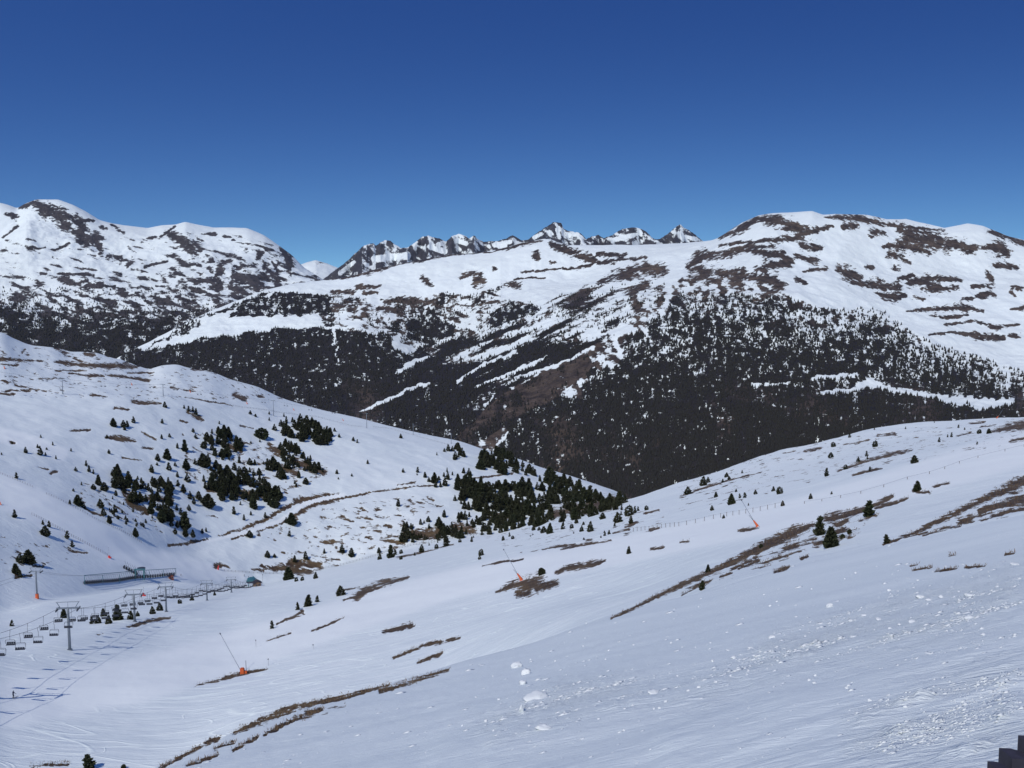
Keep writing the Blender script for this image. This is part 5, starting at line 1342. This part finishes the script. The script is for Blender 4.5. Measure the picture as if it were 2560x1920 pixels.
# ---- small chairlift along the hill crest
CP_ = [(157, 985, 36), (408, 989, 27), (684, 1039, 37), (917, 1070, 36), (1033, 1086, 26), (1128, 1109, 25), (1247, 1131, 19)]
tops = []
for i, (px, py, hp) in enumerate(CP_):
    p = hit(px, py); h = hp * p.length / F
    a = CP_[max(0, i - 1)]; b = CP_[min(len(CP_) - 1, i + 1)]
    pa, pb = hit(a[0], a[1]), hit(b[0], b[1]); u = pb - pa
    q = make_pylon(h, 2.4, True); q.location = p; q.rotation_euler = (0, 0, math.atan2(u.y, u.x) - math.pi / 2)
    tag(q, ["slim pylon on the hill between brown grass streaks, highest of the crest lift", "slim pylon on the hill beside two dark pines", "slim pylon on the hill above the tight stand of pines", "slim pylon at the hill edge where the fence line starts", "slim pylon against the dark forest beyond the hill edge",
            "slim pylon just above the upper trees of the valley wood", "lowest slim pylon, half hidden behind the valley wood"][i], "lift pylon", "pylons of the crest lift")
    tops.append((p + Vector((0, 0, h - .1)), Vector((u.y, -u.x, 0)).normalized()))
rc_ = MB()
crest_pts = []
t0 = tops[0][0] + (tops[0][0] - tops[1][0]) * 0.9
seq = [(Vector((t0.x, t0.y, tops[0][0].z + 26)), tops[0][1])] + tops
for (a, sa1), (b, sb1) in zip(seq[:-1], seq[1:]):
    for s in (-1, 1):
        pts = [(a + sa1 * s * 2.4).lerp(b + sb1 * s * 2.4, f) - Vector((0, 0, 4 * f * (1 - f) * 2.2)) for f in np.linspace(0, 1, 9)]
        rc_.path(pts, .04, 4)
    L = (b - a).length
    for k in range(int(L / 34)):
        f = (k + .5) / int(L / 34)
        for s in (-1, 1):
            crest_pts.append(((a + sa1 * s * 2.4).lerp(b + sb1 * s * 2.4, f) - Vector((0, 0, 4 * f * (1 - f) * 2.2)), math.atan2((b - a).y, (b - a).x) - math.pi / 2))
tag(obj("haul_rope", rc_.mesh("haul_rope_c", M_ROPE)), "thin rope of the crest lift strung between slim pylons", "rope")
for p, rz in crest_pts:
    if not (-60 < float(project(p.x, p.y, p.z)[0]) < 2600): continue
    o = clone(proto); o.location = p; o.rotation_euler = (0, 0, rz)
    tag(o, "tiny chair hanging from the crest lift rope on the hill", "lift chair", "chairs on the crest lift")

# ---- snow lances
def lance(px, py, tip, label, body='box', second=True, cx=1.0, pad=M_ORANGE):
    p = hit(px, py); d = p.length
    v = Vector(((tip[0] - px) * d / F, 1.5, (py - tip[1]) * d / F))
    r = empty("snow_lance", p)
    L = v.length
    hb = (1.55 if body == 'box' else 2.4) * cx
    base_top = v.normalized() * hb
    if body == 'box':
        obj("foot_pad", MB().prism([(-.55 * cx, -.3), (.55 * cx, -.3), (.55 * cx, 1.35 * cx), (.2 * cx, 1.7 * cx), (-.55 * cx, 1.6 * cx)], -.55 * cx, .55 * cx).mesh("foot_pad", pad), r)
        obj("hydrant_box", MB().box((1.0 * cx, .1, .35 * cx), (.7 * cx, .7 * cx, .9 * cx)).mesh("hydrant_box", pad), r)
    else:
        obj("foot_pad", MB().tube((0, 0, -.3), (.02, 0, .55 * cx), .55 * cx, .48 * cx, 10).tube((0, 0, .45 * cx), base_top, .42 * cx, .22 * cx, 10).mesh("foot_pad", pad), r)
    obj("lance_pipe", MB().tube(base_top * .6, v, .07, .05, 7).mesh("lance_pipe", M_STEEL), r)
    obj("nozzle_head", MB().tube(v * .985, v * 1.025, .16, .12, 8).mesh("nozzle_head", M_DARK), r)
    if second:
        obj("hydrant_pipe", MB().tube((1.1 * cx, .1, .5), (1.05 * cx, .1, 3.3), .07, n=6).mesh("hydrant_pipe", M_DARK), r)
    else:
        obj("lift_strut", MB().tube(base_top * .7, base_top * .7 + Vector((-1.5, 0, 1.9)), .06, n=6).mesh("lift_strut", M_STEEL), r)
    tag(r, label, "snow lance", "snow lances")
lance(606, 1684, (553, 1593), "snow lance with blocky orange pad above a thin grass edge on the piste", cx=.85)
lance(1303, 1451, (1260, 1377), "snow lance with leaning orange foot on the large brown grass patch", 'cone', False)
lance(1893, 1317, (1857, 1255), "snow lance with slim red-orange foot beside the fenced piste", 'cone', False, .8)
lance(2492, 1046, (2508, 1024), "snow lance with orange foot on the crest of the right-hand slope", 'cone', False, 1.0)
lance(545, 1424, (548, 1402), "red-padded snow lance on the dark patch by the valley floor fence", 'cone', True, 1.3, M_RED)
lance(273, 1395, (270, 1372), "red-padded snow lance at the lower end of the piste fence", 'box', False, .9, M_RED)
lance(358, 1490, (357, 1472), "red-padded lance on the snow behind the chairlift pylon with pines", 'box', False, .9, M_RED)
for i, (px, py, lab) in enumerate([(330, 963, "tiny orange snow gun near the top brown grass streaks of the hill"), (476, 981, "tiny orange snow gun between the second and third crest pylons"), (618, 1010, "tiny orange snow gun below a dark bush on the hill crest"),
                                   (735, 1026, "tiny orange snow gun uphill of the tight stand of pines"), (858, 1052, "tiny orange snow gun close to the hill edge fence line"), (12, 922, "tiny orange snow gun on the upper hill beside a grass streak"), (2, 1262, "tiny red snow gun at the fenced piste")]):
    lance(px, py, (px - 6, py - 14), lab, 'cone', False, 1.15 if i < 6 else .8)

# ---- fences
def fence(pts, n, h, label, net=True, mat=M_FPOST):
    P3 = [hit(*p) for p in pts]
    o = empty("net_fence" if net else "post_fence", P3[0])
    seg = [(b - a).length for a, b in zip(P3[:-1], P3[1:])]; tot = sum(seg)
    post = MB().tube((0, 0, -.4), (0, 0, h), .09, .08, 5).mesh("fence_post", mat)
    loc = []
    for i in range(n):
        d = tot * i / (n - 1); k = 0
        while k < len(seg) - 1 and d > seg[k]: d -= seg[k]; k += 1
        p = P3[k].lerp(P3[k + 1], min(1, d / seg[k])); p.z = gz(p.x, p.y); loc.append(p - P3[0])
        c = obj("post", post, o); c.location = loc[-1]
    if net:
        m = MB()
        for a, b in zip(loc[:-1], loc[1:]):
            for z in (.25, .5, .75, 1.0):
                m.tube(a + Vector((0, 0, h * z * .96)), b + Vector((0, 0, h * z * .96)), .035, n=4, cap=False)
        obj("net", m.mesh("fence_net", M_NET), o)
    else:
        m = MB()
        for a, b in zip(loc[:-1], loc[1:]): m.tube(a + Vector((0, 0, h * .9)), b + Vector((0, 0, h * .9)), .03, n=4, cap=False)
        obj("rope", m.mesh("fence_rope", M_NET), o)
    tag(o, label, "fence")
def c5(*p): return [cpt(5, *q) for q in p]
def c4(*p): return [cpt(4, *q) for q in p]
def c6(*p): return [cpt(6, *q) for q in p]
fence(c5((0, 1222), (150, 1190), (300, 1150), (450, 1095), (600, 1062), (800, 1028), (1080, 985)), 60, 1.9, "long grey net fence curving along the valley floor below the near slope")
fence(c4((1420, 1225), (1600, 1240), (1800, 1245), (2000, 1238), (2060, 1225)), 26, 1.5, "net fence along the flat snow behind the valley station")
fence(c4((205, 868), (340, 938), (450, 1000), (560, 1058), (690, 1128)), 34, 1.6, "straight post fence down the piste to the red-padded lance", False)
fence(c4((0, 603), (210, 690)), 14, 1.3, "upper stretch of rope fence along the far piste edge, beside a lone pine", False)
fence(c4((300, 735), (600, 890), (910, 1048)), 44, 1.3, "lower stretch of rope fence running along the gully trees to the valley floor", False)
fence(c6((-300, 975), (0, 940), (240, 888), (400, 862), (660, 812)), 26, 1.6, "rope fence with wooden posts along the piste by the slim lance", False)
fence(c6((800, 795), (1230, 718), (1600, 606), (1860, 515), (2050, 470), (2212, 430)), 12, 0.8, "widely spaced marker posts along the upper piste edge", False)
fence([cpt(12, 750, 70), cpt(12, 1100, 120), cpt(12, 1500, 175), cpt(12, 1850, 215), cpt(12, 2212, 310), (880, 1066), (903, 1068)], 46, 1.5, "net fence running along the hill crest past the tight stand of pines")
fence([(933, 1068), (975, 1072), (1040, 1090), (1120, 1112)], 24, 1.5, "net fence continuing down the hill edge toward the valley wood")
# piste marker poles near the lance
for px, py, hp, lab in ((640, 1618, 19, "thin piste marker pole on the snow uphill of the blocky lance"), (671, 1664, 18, "pale piste marker pole just right of the blocky lance"), (783, 1622, 12, "short piste marker pole on the groomed run")):
    p = hit(px, py); h = hp * p.length / F
    r = empty("marker_pole", p)
    obj("pole", MB().tube((0, 0, -.3), (0, 0, h), .045, n=6).mesh("marker_pole", M_NET), r)
    obj("disc", MB().tube((-.02, -.06, h - .25), (-.02, -.02, h - .25), .2, n=10).mesh("marker_disc", M_NET), r)
    tag(r, lab, "marker pole")

# ---- broken lumps of snow on the near slope
def clod_mesh(seed):
    bm_ = bmesh.new(); bmesh.ops.create_icosphere(bm_, subdivisions=3, radius=1.0)
    rr = random.Random(seed); off = Vector((rr.uniform(0, 50), rr.uniform(0, 50), rr.uniform(0, 50)))
    from mathutils import noise
    cuts = [(Vector((rr.gauss(0, 1), rr.gauss(0, 1), rr.gauss(0, 1))).normalized(), rr.uniform(.55, .85)) for _ in range(9)]
    for v in bm_.verts:
        for nrm, d in cuts:
            k = v.co.dot(nrm) - d
            if k > 0: v.co -= nrm * k * .9
        v.co *= 1 + .30 * noise.noise(v.co * 1.9 + off) + .22 * noise.noise(v.co * 4.5 + off) + .08 * noise.noise(v.co * 11 + off)
    me = bpy.data.meshes.new("snow_lump"); bm_.to_mesh(me); bm_.free()
    me.materials.append(M_CLOD)
    me.polygons.foreach_set("use_smooth", [True] * len(me.polygons))
    return me
CM = [clod_mesh(i) for i in range(7)]
CL15 = [(480,345,58,38),(560,405,48,36),(535,495,40,30),(525,715,26,40),(715,875,82,26),(655,615,120,34),(1655,580,62,18),(1750,655,22,14),(1695,712,20,10),(1650,720,15,8),(2030,533,22,10),(1945,563,20,9),(2180,490,22,9),(2150,312,18,14),(1795,157,14,13),(1238,298,13,9),(1265,222,18,9),(600,300,13,9),
        (810,312,14,10),(1065,117,8,8),(2005,197,8,7),(280,440,11,8),(330,638,18,10),(135,620,16,8),(220,822,26,14),(285,905,12,7),(1180,805,16,9),(590,865,9,6),(1400,718,11,7),(1470,692,9,6),(1850,440,16,6),(1395,905,11,6),(20,862,15,10),(1050,185,11,8),(1480,175,20,7),(1890,195,14,5),(2130,158,14,6)]
CL8 = [(960,365,32,24),(590,570,34,10),(210,722,13,10),(345,702,28,14),(1130,158,13,9),(1060,197,8,6),(848,262,9,7),(540,297,9,6),(578,370,14,8),(622,342,12,8),(120,377,8,6),(1345,270,20,10),(1530,205,11,7),(1280,455,34,12),(1490,470,32,14),(1540,310,45,16),(1860,300,50,16),(1950,555,24,10),(1940,515,18,8),
       (1860,445,40,12),(1100,465,28,10),(1180,430,24,9),(750,655,26,7),(805,565,14,7),(870,820,16,6),(830,848,16,6),(865,865,20,7),(1075,900,20,7),(230,858,18,7),(120,893,18,7),(52,915,18,7),(325,820,14,6),(440,787,12,6),(475,690,13,7),(630,722,18,7),(520,665,18,7),(450,640,28,8),(310,655,22,6),(1410,490,18,8),
       (1350,515,18,8),(1600,330,28,11),(1680,310,24,10),(2150,100,38,13),(2095,380,20,9),(2040,245,14,7),(1990,180,10,6),(1220,980,18,7),(1450,1020,14,7),(750,440,16,5),(300,540,12,4)]
CLAB = {(15, 0): "large pale snow block with rounded top, uppermost of three in a row", (15, 1): "rounded snow block, middle of three in a row on the near slope", (15, 2): "smaller crumbly snow block, lowest of three in a row", (15, 3): "pointed upright snow lump standing in the drift",
        (15, 4): "long low snow block lying alone in the wind-scoured drift", (15, 5): "wide crumbled slab of snow at the end of the sculpted drift", (15, 6): "elongated broken snow ridge on the drift crest",
        (8, 0): "big isolated snow lump on smooth snow, largest near the grassy streaks", (8, 15): "broad heap of broken snow in the rough debris", (8, 16): "broad bright heap of broken snow on the upper debris"}
for c, L in ((15, CL15), (8, CL8)):
    s = CROPS[c][0]
    for i, (x, y, w, h) in enumerate(L):
        px, py = cpt(c, x, y + h * 0.6)
        p = hit(px, py); d = p.length
        if d > 75: continue
        o = obj("snow_lump", CM[(i * 3 + c) % 7])
        big = 0.9 if (c, i) in CLAB and c == 15 else 0.72
        W, H = big * w / s * d / F, (0.4 + 0.6 * big) * h / s * d / F
        o.scale = (max(W, .02), max(W * .8, .02), max(H * 1.05, .018))
        o.rotation_euler = (random.uniform(-.2, .2), random.uniform(-.2, .2), random.uniform(-.6, .6) + SAS)
        o.location = p + Vector((0, 0, H * .35))
        if (c, i) in CLAB: tag(o, CLAB[(c, i)], "snow lump")
        elif w > 22: tag(o, "flattened lump of broken snow lying in the debris on the near slope", "snow lump", "larger snow lumps in the debris")
        else: tag(o, "small bright crumb of snow scattered on the near slope", "snow lump", "small snow crumbs")

# ---- loose crumbs of crusted snow in the debris, and dry grass on the thawed strips
def sample_ground(w, n, seed):
    g = np.random.default_rng(seed)
    ww = w[:-1, :-1] * np.abs((PXg[1:, :-1] - PXg[:-1, :-1]) * (PYg[:-1, 1:] - PYg[:-1, :-1]))
    ww = ww * ((PXg[:-1, :-1] > -40) & (PXg[:-1, :-1] < 2600) & (PYg[:-1, :-1] < 1960))
    ww = ww.ravel() / ww.sum()
    idx = g.choice(len(ww), n, p=ww); i, j = np.divmod(idx, Xg.shape[1] - 1)
    a, b = g.random(n), g.random(n)
    L = lambda Q: (Q[i, j] * (1 - a) + Q[i + 1, j] * a) * (1 - b) + (Q[i, j + 1] * (1 - a) + Q[i + 1, j + 1] * a) * b
    return L(Xg), L(Yg), L(Zg), g
n = 5200
x, y, z, g = sample_ground((Rg < 62) * (debris ** 1.5 * np.clip(-0.05 + 2.4 * fbm(U / 3.5, V / 1.1, 3, 201), 0, 1) + 0.010), n, 11)
rr = np.hypot(x, y)
sz = np.clip(g.exponential(0.5, n), 0.12, 2.2) * np.clip(rr * 0.0011, 0.006, 0.05)
oc = np.array([(1, 0, 0), (-1, 0, 0), (0, 1, 0), (0, -1, 0), (0, 0, .7), (0, 0, -.5)], float)
V_ = np.empty((n, 6, 3))
for q in range(6):
    jit = g.uniform(0.5, 1.4, n) * sz
    cx_, cy_ = oc[q, 0] * 2.6, oc[q, 1] * 1.0
    V_[:, q] = np.stack([x + jit * (cx_ * cs - cy_ * sn), y + jit * (cx_ * sn + cy_ * cs), z + jit * oc[q, 2] * 0.75], -1)
fo = np.array([(0, 2, 4), (2, 1, 4), (1, 3, 4), (3, 0, 4), (2, 0, 5), (1, 2, 5), (3, 1, 5), (0, 3, 5)])
o = tri_mesh("snow_crumbs", V_.reshape(-1, 3), (fo[None] + (np.arange(n) * 6)[:, None, None]).reshape(-1, 3), M_CLOD)
o["kind"] = "stuff"; o["label"] = "fine crumbs of broken crust strewn over the near snow"; o["category"] = "snow crumbs"
n = 15000
x, y, z, g = sample_ground((Rg < 330) * smooth(0.42, 0.62, bare) * np.where(Rg < 90, 1.6, 1.0), n, 12)
rr = np.hypot(x, y)
h = g.uniform(0.4, 1.2, n) * np.clip(0.035 + rr * 0.0016, 0.05, 0.36); wd = h * g.uniform(0.10, 0.22, n)
th = g.uniform(0, 6.28, n); ln = g.normal(0, 0.45, (2, n)) * h
V_ = np.empty((n, 3, 3))
V_[:, 0] = np.stack([x + wd * np.cos(th), y + wd * np.sin(th), z - 0.03], -1)
V_[:, 1] = np.stack([x - wd * np.cos(th), y - wd * np.sin(th), z - 0.03], -1)
V_[:, 2] = np.stack([x + ln[0], y + ln[1], z + h], -1)
M_GRASS = simple_mat("dry_grass", (0.13, 0.086, 0.05), 0.9, 0, 0.6, 1.5)
o = tri_mesh("dry_grass", V_.reshape(-1, 3), np.arange(n * 3).reshape(-1, 3), M_GRASS)
o["kind"] = "stuff"; o["label"] = "dry brown grass on the thawed strips of the near slope"; o["category"] = "grass"

# ---- dark timber posts at the corner
def corner_post(x0, y0, wpx, d, label):
    a, t = ray(x0, y0); a = float(a)
    top = Vector((d * math.sin(a), d * math.cos(a), d * float(t)))
    w = wpx * d / F
    zb = gz(top.x, top.y) - .3
    h = top.z - zb
    me = MB().prism([(0, 0), (w, 0), (w, h - .018), (w * .5, h - .004), (0, h)], -w * .5, w * .5).mesh("timber_post", M_POST)
    o = obj("timber_post", me); o.location = (top.x, top.y, zb); o.rotation_euler = (0, 0, -a + 0.55)
    tag(o, label, "post", "dark timber posts")
corner_post(2482, 1914, 46, 4.2, "lowest dark timber post, only its tip above the snow")
corner_post(2514, 1883, 56, 4.3, "dark timber post with sloping top between its two neighbours")
corner_post(2562, 1851, 56, 4.4, "tallest dark timber post of the short stepped row")
# ------------------------------------------------------------------ thin mountain air between here and the far ranges
k = NT("mountain_air")
k.t.nodes.remove(k.b)
pv = k.n("ShaderNodeVolumePrincipled")
pv.inputs['Color'].default_value = (0.62, 0.74, 0.95, 1)
pv.inputs['Density'].default_value = 0.8e-5
pv.inputs['Anisotropy'].default_value = 0.2
k.l(pv.outputs[0], k.out.inputs['Volume'])
hz = obj("haze", MB().box((0, 7200, -120), (26000, 15600, 1700)).mesh("haze", k.m))
hz["kind"] = "stuff"; hz["label"] = "thin blue air over the valley and the far mountains"; hz["category"] = "haze"
